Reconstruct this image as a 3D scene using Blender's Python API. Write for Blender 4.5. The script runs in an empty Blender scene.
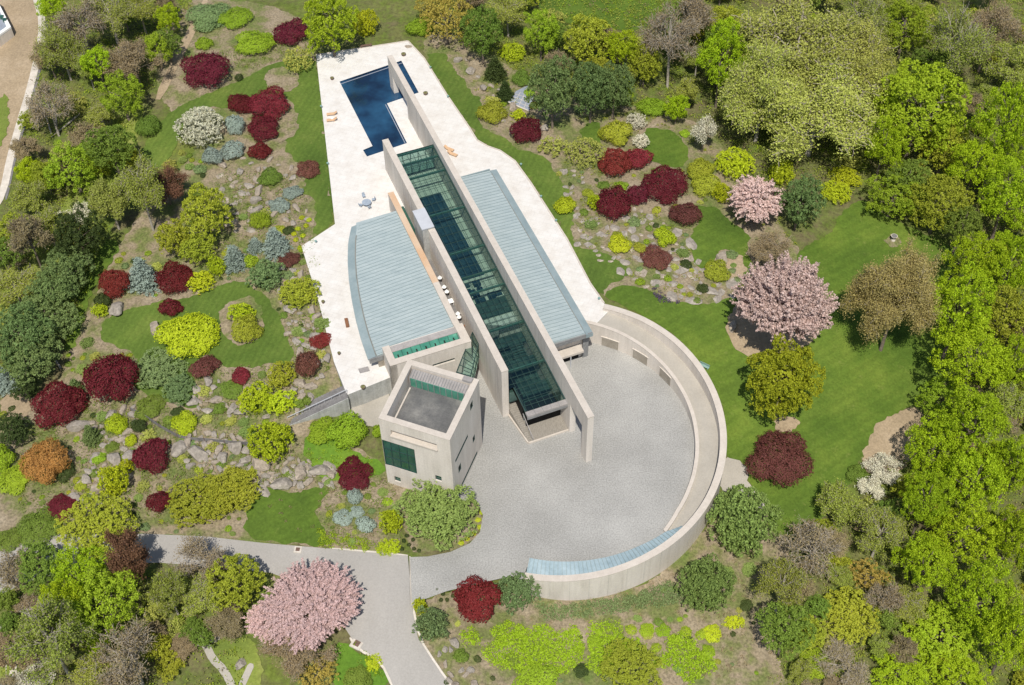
import bpy, bmesh, math, random
import numpy as np
from mathutils import Vector, Matrix

# ------------------------------------------------------------------ camera, light, exposure
S = bpy.context.scene
F = 1300.0; TH = math.radians(41); ROLL = math.radians(-1.2); RNG = 219.0
CAM = np.array([0, -RNG * math.sin(TH), RNG * math.cos(TH)])
FW = np.array([0, math.sin(TH), -math.cos(TH)])
_up = np.array([0, math.cos(TH), math.sin(TH)]); _rt = np.array([1.0, 0, 0])
RT = _rt * math.cos(ROLL) + _up * math.sin(ROLL)
UP = -_rt * math.sin(ROLL) + _up * math.cos(ROLL)
cam = bpy.data.cameras.new('camera'); camo = bpy.data.objects.new('camera', cam)
S.collection.objects.link(camo); S.camera = camo
cam.sensor_width = 36; cam.lens = F / 1024 * 36; cam.clip_start = 1; cam.clip_end = 3000
m = Matrix([[RT[0], UP[0], -FW[0], CAM[0]], [RT[1], UP[1], -FW[1], CAM[1]], [RT[2], UP[2], -FW[2], CAM[2]], [0, 0, 0, 1]])
camo.matrix_world = m
ELEV = math.radians(60); AZ = (-0.064, -0.998)
W = bpy.data.worlds.new('World'); S.world = W; W.use_nodes = True
nt = W.node_tree; bg = nt.nodes['Background']
sky = nt.nodes.new('ShaderNodeTexSky'); sky.sky_type = 'NISHITA'; sky.sun_disc = False
sky.sun_elevation = ELEV; sky.sun_rotation = math.atan2(AZ[0], AZ[1]); sky.altitude = 200; sky.dust_density = 1.2
nt.links.new(sky.outputs[0], bg.inputs[0]); bg.inputs[1].default_value = 0.10
sl = bpy.data.lights.new('sun', 'SUN'); sl.energy = 4.3; sl.angle = math.radians(0.55); sl.color = (1, 0.955, 0.88)
so = bpy.data.objects.new('sun', sl); S.collection.objects.link(so)
d = Vector((-AZ[0] * math.cos(ELEV), -AZ[1] * math.cos(ELEV), -math.sin(ELEV)))
so.rotation_euler = d.to_track_quat('-Z', 'Y').to_euler(); so.location = (0, -60, 120)
S.view_settings.view_transform = 'Standard'; S.view_settings.look = 'None'
S.cycles.transparent_max_bounces = 24
S.view_settings.exposure = 0.10; S.view_settings.gamma = 1
try: S.view_settings.use_curve_mapping = False
except Exception: pass

# ------------------------------------------------------------------ pixel <-> world
def U(u, v, z=0.0):
    dd = FW * F + RT * (u - 512) + UP * (342.5 - v); t = (z - CAM[2]) / dd[2]; p = CAM + dd * t
    return float(p[0]), float(p[1])
def pxm(x, y, z):
    return F / float((np.array([x, y, z]) - CAM) @ FW)

# terrain: thin plate spline through known heights
CP = [(330,100,4.2),(260,80,4),(200,60,4.5),(100,30,3),(20,60,3),(20,200,0),(100,150,1.5),(180,150,3.2),(250,180,3.4),(310,230,4.15),
(230,260,2.6),(150,250,1),(60,280,-1),(100,330,0),(200,320,1.5),(260,320,2.6),(310,310,3.9),(332,375,3.6),(290,390,2.4),(200,380,1),
(100,400,-1),(30,400,-2),(60,480,-1.5),(150,470,-.5),(230,440,0.2),(280,430,.4),(330,430,.3),(370,440,0.1),(300,500,-.4),(380,500,-.6),
(200,540,-1),(330,549,-.5),(408,570,-.05),(440,550,-.05),(60,540,-1.5),(0,560,-2),(100,620,-3),(200,650,-3),(30,680,-4),(300,640,-2),
(430,640,-1),(450,600,-.4),(470,640,-2.5),(510,620,-4.6),(560,610,-5.4),(640,600,-5.4),(700,560,-5),(735,510,-4.5),(745,450,-3.2),
(735,390,-1),(710,350,1),(670,300,3),(620,285,4),(560,200,4.2),(480,110,4.2),(430,60,4.2),(400,20,4.3),(500,50,4),(600,100,3),
(700,80,2),(700,150,2.5),(640,220,3.6),(740,230,2),(780,300,0.5),(850,250,-.5),(900,230,-1),(850,400,-3),(930,350,-4),(980,200,-4),
(1000,100,-2),(900,50,0),(800,50,1),(600,0,3.5),(400,-50,5),(1000,400,-7),(900,500,-6),(1000,600,-9),(850,600,-8),(740,640,-7),
(600,680,-6.5),(500,685,-4.5),(800,680,-9),(345,200,4.1),(345,300,4.0),(450,300,4),(400,100,4.1),(0,-150,4),(500,-200,6),(1000,-150,0),
(-150,100,-3),(-150,400,-6),(-100,650,-8),(300,800,-6),(700,800,-10),(1150,300,-9),(1150,650,-14)]
_p = np.array([(*U(u, v, z), z) for u, v, z in CP])
def _k(r2): return 0.5 * r2 * np.log(r2 + 1e-6)
_n = len(_p); _d2 = ((_p[:, None, :2] - _p[None, :, :2]) ** 2).sum(2)
_A = np.zeros((_n + 3, _n + 3)); _A[:_n, :_n] = _k(_d2) + np.eye(_n) * 60.0
_A[:_n, _n] = 1; _A[:_n, _n + 1:] = _p[:, :2]; _A[_n, :_n] = 1; _A[_n + 1:, :_n] = _p[:, :2].T
_w = np.linalg.solve(_A, np.r_[_p[:, 2], 0, 0, 0])
def poly_dist(x, y, P):
    """signed distance to polygon, negative inside"""
    P = np.array(P, float); best = np.full(x.shape, 1e18); ins = np.zeros(x.shape, bool)
    n = len(P)
    for i in range(n):
        a = P[i]; b = P[(i + 1) % n]; e = b - a; L = (e @ e) or 1e-9
        t = np.clip(((x - a[0]) * e[0] + (y - a[1]) * e[1]) / L, 0, 1)
        best = np.minimum(best, (x - a[0] - t * e[0]) ** 2 + (y - a[1] - t * e[1]) ** 2)
        c = ((a[1] > y) != (b[1] > y)) & (x < (b[0] - a[0]) * (y - a[1]) / ((b[1] - a[1]) or 1e-9) + a[0])
        ins ^= c
    return np.where(ins, -1, 1) * np.sqrt(best)

# local frame of the house: n across the long walls, s along them (growing towards the court)
def L2(n, s): return (n * .9344 + s * .3562, n * .3562 - s * .9344)
CX, CY = 7.3, -20.6
def ring(a, r): return (CX + r * math.cos(math.radians(a)), CY + r * math.sin(math.radians(a)))
ZT = 4.3
terr_px = [(316,55),(408,41),(424,58),(447,95),(469,127),(477,140),(487,146),(500,150.5),(515,161),(531,183),(567,239),(590,283),(604,303)]
TERR = [U(u, v, ZT) for u, v in terr_px] + [ring(69, 24.9), ring(72, 21.6)] + [ring(a, 21.5) for a in range(76, 112, 4)] + \
       [L2(-6, -2.8), L2(-9.6, -2.8), L2(-9.6, 1), L2(-22.1, 1.2), U(390, 377.5, ZT), U(347, 395, ZT), U(334, 362, ZT), U(319, 303, ZT), U(301.5, 246, ZT), U(335, 224, ZT)]
COURT = [ring(a, 21.9) for a in range(112, -41, -4)] + [ring(a, 23.4) for a in range(-42, -104, -4)] + [ring(-104, 23.4), ring(-104.5, 26)] + \
        [U(u, v, 0) for u, v in [(512,576),(480,583),(447,591),(425,599),(412,606),(410,557),(427,556.5),(450,552),(470,543),(480,532),(483,515),(476,500),(452,502)]] + \
        [(-9.6, -31.2), (-5.6, -20.6), (-15.2, -16.6), L2(-22, 3.5), L2(-22, 0.8), L2(-9.6, .8), L2(-9.6, -3.2), L2(-1, -3.2)]
def H(x, y):
    x = np.asarray(x, float); y = np.asarray(y, float); sh = x.shape; x = x.ravel(); y = y.ravel()
    z = np.empty(x.shape)
    for i in range(0, len(x), 20000):
        sl_ = slice(i, i + 20000)
        d2 = (x[sl_, None] - _p[None, :, 0]) ** 2 + (y[sl_, None] - _p[None, :, 1]) ** 2
        z[sl_] = _k(d2) @ _w[:_n] + _w[_n] + x[sl_] * _w[_n + 1] + y[sl_] * _w[_n + 2]
    z = np.clip(z, -14, 7)
    far = np.clip((np.hypot(x, y - 30) - 170) / 120, 0, 1); z = z * (1 - far) + -3 * far
    dt = poly_dist(x, y, TERR); z = np.where(dt < 0.0, np.minimum(z, ZT - .35), z)
    z = np.where((dt >= 0) & (dt < 3), np.minimum(z, ZT - .06), z)
    dc = poly_dist(x, y, COURT); z = np.minimum(z, np.where(dc < 20, -0.35 + np.maximum(dc, 0) * 1.3, 99))
    z = np.where((dc > 0) & (dc < 12) & (x < CX - 5) & (y < -30), np.minimum(z, -.05), z)
    r = np.hypot(x - CX, y - CY); ang = np.degrees(np.arctan2(y - CY, x - CX))
    under = (r < 25.9) & (r > 21) & (ang > -104) & (ang < 78)
    z = np.where(under, np.minimum(z, -0.6 + np.maximum(r - 22.0, 0) * .55), z)
    low = poly_dist(x, y, [L2(-30, 4.2), L2(-22.3, 1.4), L2(-22.3, 4.5), (-15.7, -16.8), (-19.6, -27.9), L2(-33, 14), L2(-39, 5.2)])
    z = np.where(low < 12, np.minimum(z, 0.35 + np.maximum(low, 0) * 1.2), z)
    return z.reshape(sh)
def h1(x, y): return float(H(np.array([x]), np.array([y]))[0])
def G(u, v, dz=0.0):
    """point of the terrain (plus dz) seen at a pixel"""
    z = 0.0
    for _ in range(7):
        x, y = U(u, v, z + dz); z = 0.5 * z + 0.5 * h1(x, y) if _ < 3 else h1(x, y)
    return x, y, z

# ------------------------------------------------------------------ materials
def new_mat(name):
    mt = bpy.data.materials.new(name); mt.use_nodes = True; t = mt.node_tree
    return mt, t, t.nodes['Principled BSDF']
def N(t, kind, **kw):
    n = t.nodes.new(kind)
    for k, v in kw.items(): setattr(n, k, v)
    return n
def noise(t, scale, detail=4, rough=.6, coord='Object', stretch=None):
    tc = N(t, 'ShaderNodeTexCoord'); n = N(t, 'ShaderNodeTexNoise')
    n.inputs['Scale'].default_value = scale; n.inputs['Detail'].default_value = detail; n.inputs['Roughness'].default_value = rough
    if stretch:
        mp = N(t, 'ShaderNodeMapping'); mp.inputs['Scale'].default_value = stretch[:3]
        if len(stretch) > 3: mp.inputs['Rotation'].default_value = (0, 0, stretch[3])
        t.links.new(tc.outputs[coord], mp.inputs[0]); t.links.new(mp.outputs[0], n.inputs['Vector'])
    else: t.links.new(tc.outputs[coord], n.inputs['Vector'])
    return n
def ramp(t, src, stops):
    r = N(t, 'ShaderNodeValToRGB'); el = r.color_ramp.elements
    while len(el) < len(stops): el.new(0.5)
    for e, (p, c) in zip(el, stops): e.position = p; e.color = (*c, 1)
    t.links.new(src, r.inputs[0]); return r
def mix(t, fac, a, b, mode='MIX'):
    mx = N(t, 'ShaderNodeMix', data_type='RGBA', blend_type=mode)
    for inp, v in ((mx.inputs[0], fac), (mx.inputs[6], a), (mx.inputs[7], b)):
        if isinstance(v, (int, float)): inp.default_value = v
        elif isinstance(v, tuple): inp.default_value = (*v, 1)
        else: t.links.new(v, inp)
    return mx.outputs[2]
def bump(t, b, src, strength, dist=.05):
    bp = N(t, 'ShaderNodeBump'); bp.inputs['Strength'].default_value = strength; bp.inputs['Distance'].default_value = dist
    t.links.new(src, bp.inputs['Height']); t.links.new(bp.outputs[0], b.inputs['Normal'])
def surf(name, stops, scale, fine=None, rough=.85, bmp=.3, fine_amt=.5, stretch=None, spec=.3):
    """two scales of noise: broad patches from stops, fine grain multiplied over them"""
    mt, t, b = new_mat(name)
    n1 = noise(t, scale, 5, .62, stretch=stretch); c = ramp(t, n1.outputs[0], stops).outputs[0]
    if fine:
        n2 = noise(t, fine, 3, .7); g = ramp(t, n2.outputs[0], [(.3, (1 - fine_amt,) * 3), (.7, (1 + fine_amt * .3,) * 3)]).outputs[0]
        c = mix(t, 1.0, c, g, 'MULTIPLY'); bump(t, b, n2.outputs[0], bmp)
    t.links.new(c, b.inputs['Base Color']); b.inputs['Roughness'].default_value = rough
    b.inputs['Specular IOR Level'].default_value = spec
    return mt
M = {}
M['concrete'] = surf('warm_board_concrete', [(.3, (.57, .515, .45)), (.5, (.66, .60, .53)), (.7, (.71, .65, .585))], .35, 5, .8, .08, .14, stretch=(1, 1, .3))
M['concrete_top'] = surf('warm_concrete_coping', [(.3, (.52, .46, .395)), (.7, (.59, .53, .46))], .6, 6, .8, .06, .10)  # warm concrete, slightly darker than the walls
M['orange_top'] = surf('rust_tinted_coping', [(.35, (.56, .35, .20)), (.65, (.60, .47, .35))], .12, 6, .8, .06, .12)
M['grey_conc'] = surf('grey_retaining_concrete', [(.3, (.36, .36, .34)), (.7, (.50, .50, .47))], .5, 3, .85, .15, .2)
M['pave'] = surf('white_stone_paving', [(.3, (.62, .58, .53)), (.5, (.68, .65, .605)), (.72, (.72, .70, .665))], .5, 3.0, .8, .05, .06)
M['gravel'] = surf('grey_cobble_court', [(.28, (.30, .292, .268)), (.5, (.375, .365, .338)), (.72, (.455, .443, .41))], .07, 4.5, .9, .4, .38)
M['asphalt'] = surf('pale_worn_asphalt', [(.3, (.33, .31, .28)), (.7, (.41, .385, .35))], .12, 4, .9, .2, .14, stretch=(1, .3, 1, .5))
M['ramp'] = surf('ramp_paving', [(.3, (.36, .33, .28)), (.7, (.44, .405, .345))], .2, 4, .9, .15, .12)
M['slate'] = surf('dark_slate', [(.3, (.16, .15, .145)), (.7, (.24, .23, .22))], .8, 3, .8, .2, .3)
M['slate_blue'] = surf('blue_grey_slate', [(.3, (.25, .28, .33)), (.7, (.33, .36, .41))], .8, 3, .7, .2, .2)
M['deckroof'] = surf('weathered_roof_membrane', [(.25, (.08, .08, .085)), (.5, (.15, .148, .142)), (.75, (.28, .27, .245))], .22, 5, .85, .2, .25)
M['wood'] = surf('grey_timber', [(.3, (.24, .215, .18)), (.7, (.34, .31, .265))], 1.5, 6, .8, .2, .2, stretch=(6, 1, 1))
M['dark'] = surf('dark_recess', [(.3, (.012, .012, .012)), (.7, (.028, .027, .025))], 1, None, .8, spec=.1)  # near-black: painted shade of door openings, and dark window panes
M['white'] = surf('white_metal', [(.3, (.45, .46, .48)), (.7, (.52, .53, .55))], .8, None, .5)
M['greyfascia'] = surf('grey_fascia', [(.3, (.20, .20, .20)), (.7, (.27, .27, .265))], .7, 4, .6, .1, .2)
M['panelgrey'] = surf('grey_louvre', [(.3, (.29, .27, .255)), (.7, (.37, .345, .33))], .7, 4, .6, .1, .2)
M['tanpanel'] = surf('tan_door_panel', [(.3, (.27, .235, .185)), (.7, (.40, .36, .30))], .7, 6, .7, .1, .25)
M['roof'] = surf('pale_blue_green_zinc', [(.25, (.30, .36, .365)), (.5, (.36, .42, .42)), (.75, (.42, .475, .47))], .28, 3, .5, .05, .08, stretch=(1, 3, 1, .36), spec=.5)
M['roof_trim'] = surf('zinc_trim', [(.3, (.22, .28, .29)), (.7, (.29, .35, .355))], .5, 3, .5, .05, .08)
M['gutter'] = surf('dull_gutter', [(.3, (.17, .17, .15)), (.7, (.25, .24, .21))], .9, None, .7)
M['canopy'] = surf('blue_zinc_canopy', [(.25, (.24, .32, .35)), (.5, (.31, .40, .43)), (.75, (.38, .47, .50))], .5, 3, .4, .05, .12, spec=.5)
M['mullion'] = surf('dark_green_mullion', [(.3, (.02, .045, .042)), (.7, (.035, .07, .062))], 1, None, .5)
M['mullion_l'] = surf('pale_green_mullion', [(.3, (.05, .12, .10)), (.7, (.09, .17, .14))], 1, None, .5)
M['greenglass'] = surf('green_tinted_glazing', [(.3, (.035, .16, .11)), (.6, (.075, .26, .18)), (.75, (.14, .36, .25))], .55, None, .12, spec=.8)
M['darkgreen'] = surf('dark_green_window', [(.3, (.012, .06, .045)), (.7, (.03, .11, .08))], .6, None, .1, spec=.8)
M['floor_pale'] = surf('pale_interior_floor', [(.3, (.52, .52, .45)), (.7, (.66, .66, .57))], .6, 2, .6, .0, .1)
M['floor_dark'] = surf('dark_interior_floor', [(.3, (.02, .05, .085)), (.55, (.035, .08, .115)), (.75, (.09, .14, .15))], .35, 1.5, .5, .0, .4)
M['hall'] = surf('teal_hall_floor', [(.3, (.035, .065, .06)), (.55, (.07, .12, .105)), (.75, (.13, .19, .165))], .35, 1.5, .6, .0, .4)  # dark teal floor colour, mottled by noise
M['brownw'] = surf('brown_timber', [(.3, (.20, .085, .04)), (.7, (.30, .15, .08))], 1.5, 6, .7, .1, .2)
M['teak'] = surf('orange_teak', [(.3, (.58, .36, .20)), (.7, (.70, .48, .30))], 1.5, 6, .7, .1, .1)  # orange timber colour of the loungers
M['darkbronze'] = surf('dark_bronze', [(.3, (.12, .07, .05)), (.7, (.2, .13, .1))], 2, 9, .6, .1, .2)
M['cushion'] = surf('blue_grey_cushion', [(.3, (.26, .31, .37)), (.7, (.36, .41, .47))], 2, None, .8)
M['canvas'] = surf('white_canvas', [(.3, (.80, .80, .78)), (.7, (.86, .86, .84))], 2, None, .8)
M['verdigris'] = surf('verdigris_copper', [(.3, (.20, .33, .30)), (.7, (.32, .45, .40))], 2, 9, .6, .1, .2)
M['bark'] = surf('grey_brown_bark', [(.3, (.13, .10, .075)), (.7, (.24, .20, .155))], 3, 12, .9, .4, .3)
M['bark_pale'] = surf('pale_grey_bark', [(.3, (.32, .28, .23)), (.7, (.46, .42, .35))], 3, 12, .9, .4, .3)
M['twig_red'] = surf('reddish_twigs', [(.3, (.17, .075, .05)), (.7, (.25, .12, .085))], 2, None, .9)
M['twig_grey'] = surf('grey_twigs', [(.3, (.27, .23, .17)), (.7, (.38, .33, .26))], 2, None, .9)
M['rock'] = surf('grey_tan_rock', [(.28, (.24, .20, .155)), (.5, (.38, .32, .25)), (.72, (.54, .46, .37))], .55, 3.5, .9, .6, .35)
M['rock_grey'] = surf('cool_grey_rock', [(.28, (.22, .195, .165)), (.5, (.34, .30, .25)), (.72, (.46, .41, .34))], .55, 3.5, .9, .6, .35)
M['pale_stone'] = surf('pale_stone', [(.3, (.50, .45, .38)), (.7, (.68, .62, .54))], .8, 5, .85, .3, .15)
M['mulch'] = surf('bark_mulch', [(.30, (.13, .18, .04)), (.43, (.19, .20, .07)), (.55, (.30, .24, .155)), (.75, (.40, .33, .23))], .22, 2.6, .95, .5, .5)
M['tan_litter'] = surf('tan_dry_grass', [(.25, (.30, .23, .145)), (.5, (.38, .29, .185)), (.75, (.46, .36, .245))], .15, 2.6, .95, .4, .3)
def streaks(mt, amt=.12):
    t = mt.node_tree; b = t.nodes['Principled BSDF']; src = b.inputs['Base Color'].links[0].from_socket
    n = noise(t, 1.0, 5, .7, stretch=(1.6, 1.6, .07)); g = ramp(t, n.outputs[0], [(.35, (1 - amt, 1 - amt, 1 - amt * 1.1)), (.6, (1.03,) * 3)]).outputs[0]
    t.links.new(mix(t, 1.0, src, g, 'MULTIPLY'), b.inputs['Base Color'])
streaks(M['concrete'], .09); streaks(M['grey_conc'], .2); streaks(M['concrete_top'], .06)
def joints(mt, w, h, rot, dark):
    t = mt.node_tree; b = t.nodes['Principled BSDF']; src = b.inputs['Base Color'].links[0].from_socket
    tc = N(t, 'ShaderNodeTexCoord'); mp = N(t, 'ShaderNodeMapping'); mp.inputs['Rotation'].default_value = (0, 0, rot); br = N(t, 'ShaderNodeTexBrick')
    br.inputs['Scale'].default_value = 1; br.inputs['Brick Width'].default_value = w; br.inputs['Row Height'].default_value = h; br.inputs['Mortar Size'].default_value = .03; br.inputs['Bias'].default_value = 0
    br.inputs['Color1'].default_value = (1, 1, 1, 1); br.inputs['Color2'].default_value = (.97, .965, .96, 1); br.inputs['Mortar'].default_value = (dark, dark, dark, 1)
    t.links.new(tc.outputs['Object'], mp.inputs[0]); t.links.new(mp.outputs[0], br.inputs['Vector']); t.links.new(mix(t, 1.0, src, br.outputs[0], 'MULTIPLY'), b.inputs['Base Color'])
joints(M['pave'], 1.5, 1.0, .36, .86)
def leafmat(name, c1, c2, trans=.28, dark=.62, scale=.5):
    mt, t, b = new_mat(name); b.inputs['Roughness'].default_value = .65; b.inputs['Specular IOR Level'].default_value = .2
    geo = N(t, 'ShaderNodeNewGeometry'); oi = N(t, 'ShaderNodeObjectInfo')
    n1 = noise(t, scale, 2, .6)
    c = mix(t, n1.outputs[0], c1, c2)
    lo = tuple(x * dark for x in c1)
    f = N(t, 'ShaderNodeMath', operation='POWER'); t.links.new(geo.outputs['Random Per Island'], f.inputs[0]); f.inputs[1].default_value = 2.2
    c = mix(t, f.outputs[0], c, lo)
    hs = N(t, 'ShaderNodeHueSaturation'); t.links.new(c, hs.inputs['Color'])
    mr = N(t, 'ShaderNodeMapRange'); mr.inputs[3].default_value = .488; mr.inputs[4].default_value = .512; t.links.new(oi.outputs['Random'], mr.inputs[0]); t.links.new(mr.outputs[0], hs.inputs['Hue'])
    mv = N(t, 'ShaderNodeMapRange'); mv.inputs[3].default_value = .86; mv.inputs[4].default_value = 1.14
    ml = N(t, 'ShaderNodeMath', operation='FRACT'); mm = N(t, 'ShaderNodeMath', operation='MULTIPLY'); mm.inputs[1].default_value = 7.31
    t.links.new(oi.outputs['Random'], mm.inputs[0]); t.links.new(mm.outputs[0], ml.inputs[0]); t.links.new(ml.outputs[0], mv.inputs[0]); t.links.new(mv.outputs[0], hs.inputs['Value'])
    t.links.new(hs.outputs[0], b.inputs['Base Color'])
    tr = N(t, 'ShaderNodeBsdfTranslucent'); t.links.new(hs.outputs[0], tr.inputs['Color'])
    ms = N(t, 'ShaderNodeMixShader'); ms.inputs[0].default_value = trans
    out = t.nodes['Material Output']; t.links.new(b.outputs[0], ms.inputs[1]); t.links.new(tr.outputs[0], ms.inputs[2]); t.links.new(ms.outputs[0], out.inputs['Surface'])
    return mt
LM = {
 'crimson': leafmat('crimson_leaves', (.20, .026, .034), (.13, .018, .028)),
 'red': leafmat('red_leaves', (.32, .045, .04), (.23, .032, .032)),
 'maroon': leafmat('maroon_leaves', (.23, .085, .065), (.16, .055, .045)),
 'lime': leafmat('lime_leaves', (.60, .66, .03), (.48, .58, .02), dark=.62),
 'yolive': leafmat('yellow_olive_leaves', (.46, .49, .045), (.34, .40, .035)),
 'bright': leafmat('bright_green_leaves', (.38, .52, .035), (.28, .43, .026)),
 'spring': leafmat('spring_green_leaves', (.46, .58, .018), (.29, .44, .014), trans=.24, dark=.55),
 'green': leafmat('mid_green_leaves', (.24, .34, .05), (.18, .27, .04)),
 'greygreen': leafmat('grey_green_leaves', (.27, .37, .14), (.20, .29, .11)),
 'dark': leafmat('dark_evergreen_needles', (.085, .12, .03), (.06, .09, .024)),
 'pine': leafmat('pine_needles', (.23, .32, .10), (.165, .25, .08)),
 'blue': leafmat('blue_spruce_needles', (.42, .50, .42), (.32, .40, .34)),
 'olive': leafmat('olive_buds', (.42, .47, .08), (.31, .37, .06)),
 'paleolive': leafmat('pale_olive_buds', (.56, .58, .13), (.43, .46, .09)),
 'brown': leafmat('brown_buds', (.42, .33, .18), (.33, .27, .13)),
 'gold': leafmat('golden_leaves', (.52, .40, .08), (.40, .34, .07)),
 'bronze': leafmat('bronze_leaves', (.56, .45, .17), (.44, .37, .13)),
 'orange': leafmat('orange_leaves', (.60, .30, .09), (.50, .23, .065), dark=.6),
 'pink': leafmat('pink_blossom', (.80, .60, .545), (.72, .51, .47), trans=.2, dark=.5),
 'white': leafmat('white_blossom', (.78, .74, .58), (.64, .63, .44), trans=.2, dark=.6),
 'softgreen': leafmat('soft_green_leaves', (.32, .42, .11), (.24, .34, .085)),
 'lemon': leafmat('yellow_green_leaves', (.46, .52, .03), (.34, .42, .025)),
 'carpet': leafmat('lime_carpet_leaves', (.42, .56, .03), (.30, .46, .02), dark=.75),
 'purple': leafmat('purple_heather', (.20, .13, .22), (.14, .10, .17)),
 'rust': leafmat('rusty_buds', (.26, .13, .075), (.19, .095, .06)),
}
def grassmat(name, c1, c2, c3, stripe=.0, ang=0., period=1.0):
    mt, t, b = new_mat(name); n1 = noise(t, .10, 5, .65)
    c = ramp(t, n1.outputs[0], [(.3, c1), (.5, c2), (.72, c3)]).outputs[0]
    n2 = noise(t, 2.2, 4, .75); g = ramp(t, n2.outputs[0], [(.3, (.72,) * 3), (.7, (1.12,) * 3)]).outputs[0]
    c = mix(t, 1.0, c, g, 'MULTIPLY')
    n4 = noise(t, .035, 3, .6); c = mix(t, 1.0, c, ramp(t, n4.outputs[0], [(.38, (.86, .88, .85)), (.62, (1.18, 1.12, 1.1))]).outputs[0], 'MULTIPLY')
    n5 = noise(t, .55, 4, .8); c = mix(t, ramp(t, n5.outputs[0], [(.60, (0,) * 3), (.74, (.5,) * 3)]).outputs[0], c, (.20, .21, .06))
    if stripe:
        tc = N(t, 'ShaderNodeTexCoord'); mp = N(t, 'ShaderNodeMapping'); mp.inputs['Rotation'].default_value = (0, 0, ang)
        wv = N(t, 'ShaderNodeTexWave'); wv.inputs['Scale'].default_value = .31 / period; wv.inputs['Distortion'].default_value = .6
        t.links.new(tc.outputs['Object'], mp.inputs[0]); t.links.new(mp.outputs[0], wv.inputs[0])
        g2 = ramp(t, wv.outputs[0], [(.35, (1 - stripe,) * 3), (.65, (1,) * 3)]).outputs[0]
        c = mix(t, 1.0, c, g2, 'MULTIPLY')
    bump(t, b, n2.outputs[0], .5, .1)
    t.links.new(c, b.inputs['Base Color']); b.inputs['Roughness'].default_value = .9; b.inputs['Specular IOR Level'].default_value = .15
    return mt
M['lawn'] = grassmat('striped_lawn_grass', (.074, .122, .022), (.10, .16, .027), (.15, .205, .04), .08, .33, 1.1)
M['lawn2'] = grassmat('broad_lawn_grass', (.072, .122, .019), (.102, .168, .023), (.16, .225, .034), .07, 1.0, 1.6)
M['lawnb'] = grassmat('bright_grass', (.09, .18, .02), (.12, .23, .025), (.18, .28, .03))
M['meadow'] = grassmat('rough_grass', (.13, .18, .035), (.18, .23, .045), (.27, .27, .10))
# base ground: leaf litter, dry grass and new green in patches
def groundmat():
    mt, t, b = new_mat('wooded_ground')
    n1 = noise(t, .07, 6, .7); n2 = noise(t, 1.4, 5, .75); n3 = noise(t, .35, 4, .7)
    c = ramp(t, n1.outputs[0], [(.34, (.12, .10, .05)), (.43, (.165, .145, .07)), (.50, (.115, .145, .034)), (.66, (.18, .215, .038))]).outputs[0]
    c2 = ramp(t, n3.outputs[0], [(.4, (.21, .18, .095)), (.6, (.13, .18, .034))]).outputs[0]
    c = mix(t, .45, c, c2); g = ramp(t, n2.outputs[0], [(.3, (.5,) * 3), (.7, (1.2,) * 3)]).outputs[0]
    c = mix(t, 1.0, c, g, 'MULTIPLY'); bump(t, b, n2.outputs[0], .7, .2)
    t.links.new(c, b.inputs['Base Color']); b.inputs['Roughness'].default_value = .95; b.inputs['Specular IOR Level'].default_value = .1
    return mt
M['ground'] = groundmat()
def watermat():
    mt, t, b = new_mat('deep_blue_pool_water'); n1 = noise(t, .16, 3, .6)
    c = ramp(t, n1.outputs[0], [(.35, (.008, .022, .05)), (.5, (.014, .048, .10)), (.68, (.022, .08, .155))]).outputs[0]
    t.links.new(c, b.inputs['Base Color']); b.inputs['Roughness'].default_value = .07
    n2 = noise(t, 1.5, 3, .5); bump(t, b, n2.outputs[0], .06, .05); return mt
M['water'] = watermat()
def skyglass():
    mt, t, b = new_mat('green_skylight_glass')
    tr = N(t, 'ShaderNodeBsdfTransparent'); tr.inputs[0].default_value = (.77, .85, .82, 1)
    gl = N(t, 'ShaderNodeBsdfGlossy'); gl.inputs[0].default_value = (.5, .85, .8, 1); gl.inputs['Roughness'].default_value = .04
    ms = N(t, 'ShaderNodeMixShader'); ms.inputs[0].default_value = .07; t.links.new(tr.outputs[0], ms.inputs[1]); t.links.new(gl.outputs[0], ms.inputs[2])
    t.links.new(ms.outputs[0], t.nodes['Material Output'].inputs['Surface']); return mt
M['glass'] = skyglass()

# ------------------------------------------------------------------ mesh helpers
COL = S.collection
def tag(o, label=None, cat=None, group=None, kind=None):
    if label: o['label'] = label
    if cat: o['category'] = cat
    if group: o['group'] = group
    if kind: o['kind'] = kind
    return o
def mesh_obj(name, verts, faces, mats, parent=None, midx=None, smooth=False, recalc=True, data=None):
    if data is None:
        me = bpy.data.meshes.new(name); me.from_pydata(verts, [], faces)
        for mt in (mats if isinstance(mats, (list, tuple)) else [mats]): me.materials.append(mt)
        if midx: me.polygons.foreach_set('material_index', midx)
        if recalc:
            bm = bmesh.new(); bm.from_mesh(me); bmesh.ops.recalc_face_normals(bm, faces=bm.faces); bm.to_mesh(me); bm.free()
        if smooth: me.polygons.foreach_set('use_smooth', [True] * len(me.polygons))
        me.update()
    else: me = data
    o = bpy.data.objects.new(name, me); COL.objects.link(o)
    if parent: o.parent = parent
    return o
def empty(name, loc=(0, 0, 0), rz=0):
    o = bpy.data.objects.new(name, None); COL.objects.link(o); o.location = loc; o.rotation_euler = (0, 0, rz); o.empty_display_size = .3
    return o
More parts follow.
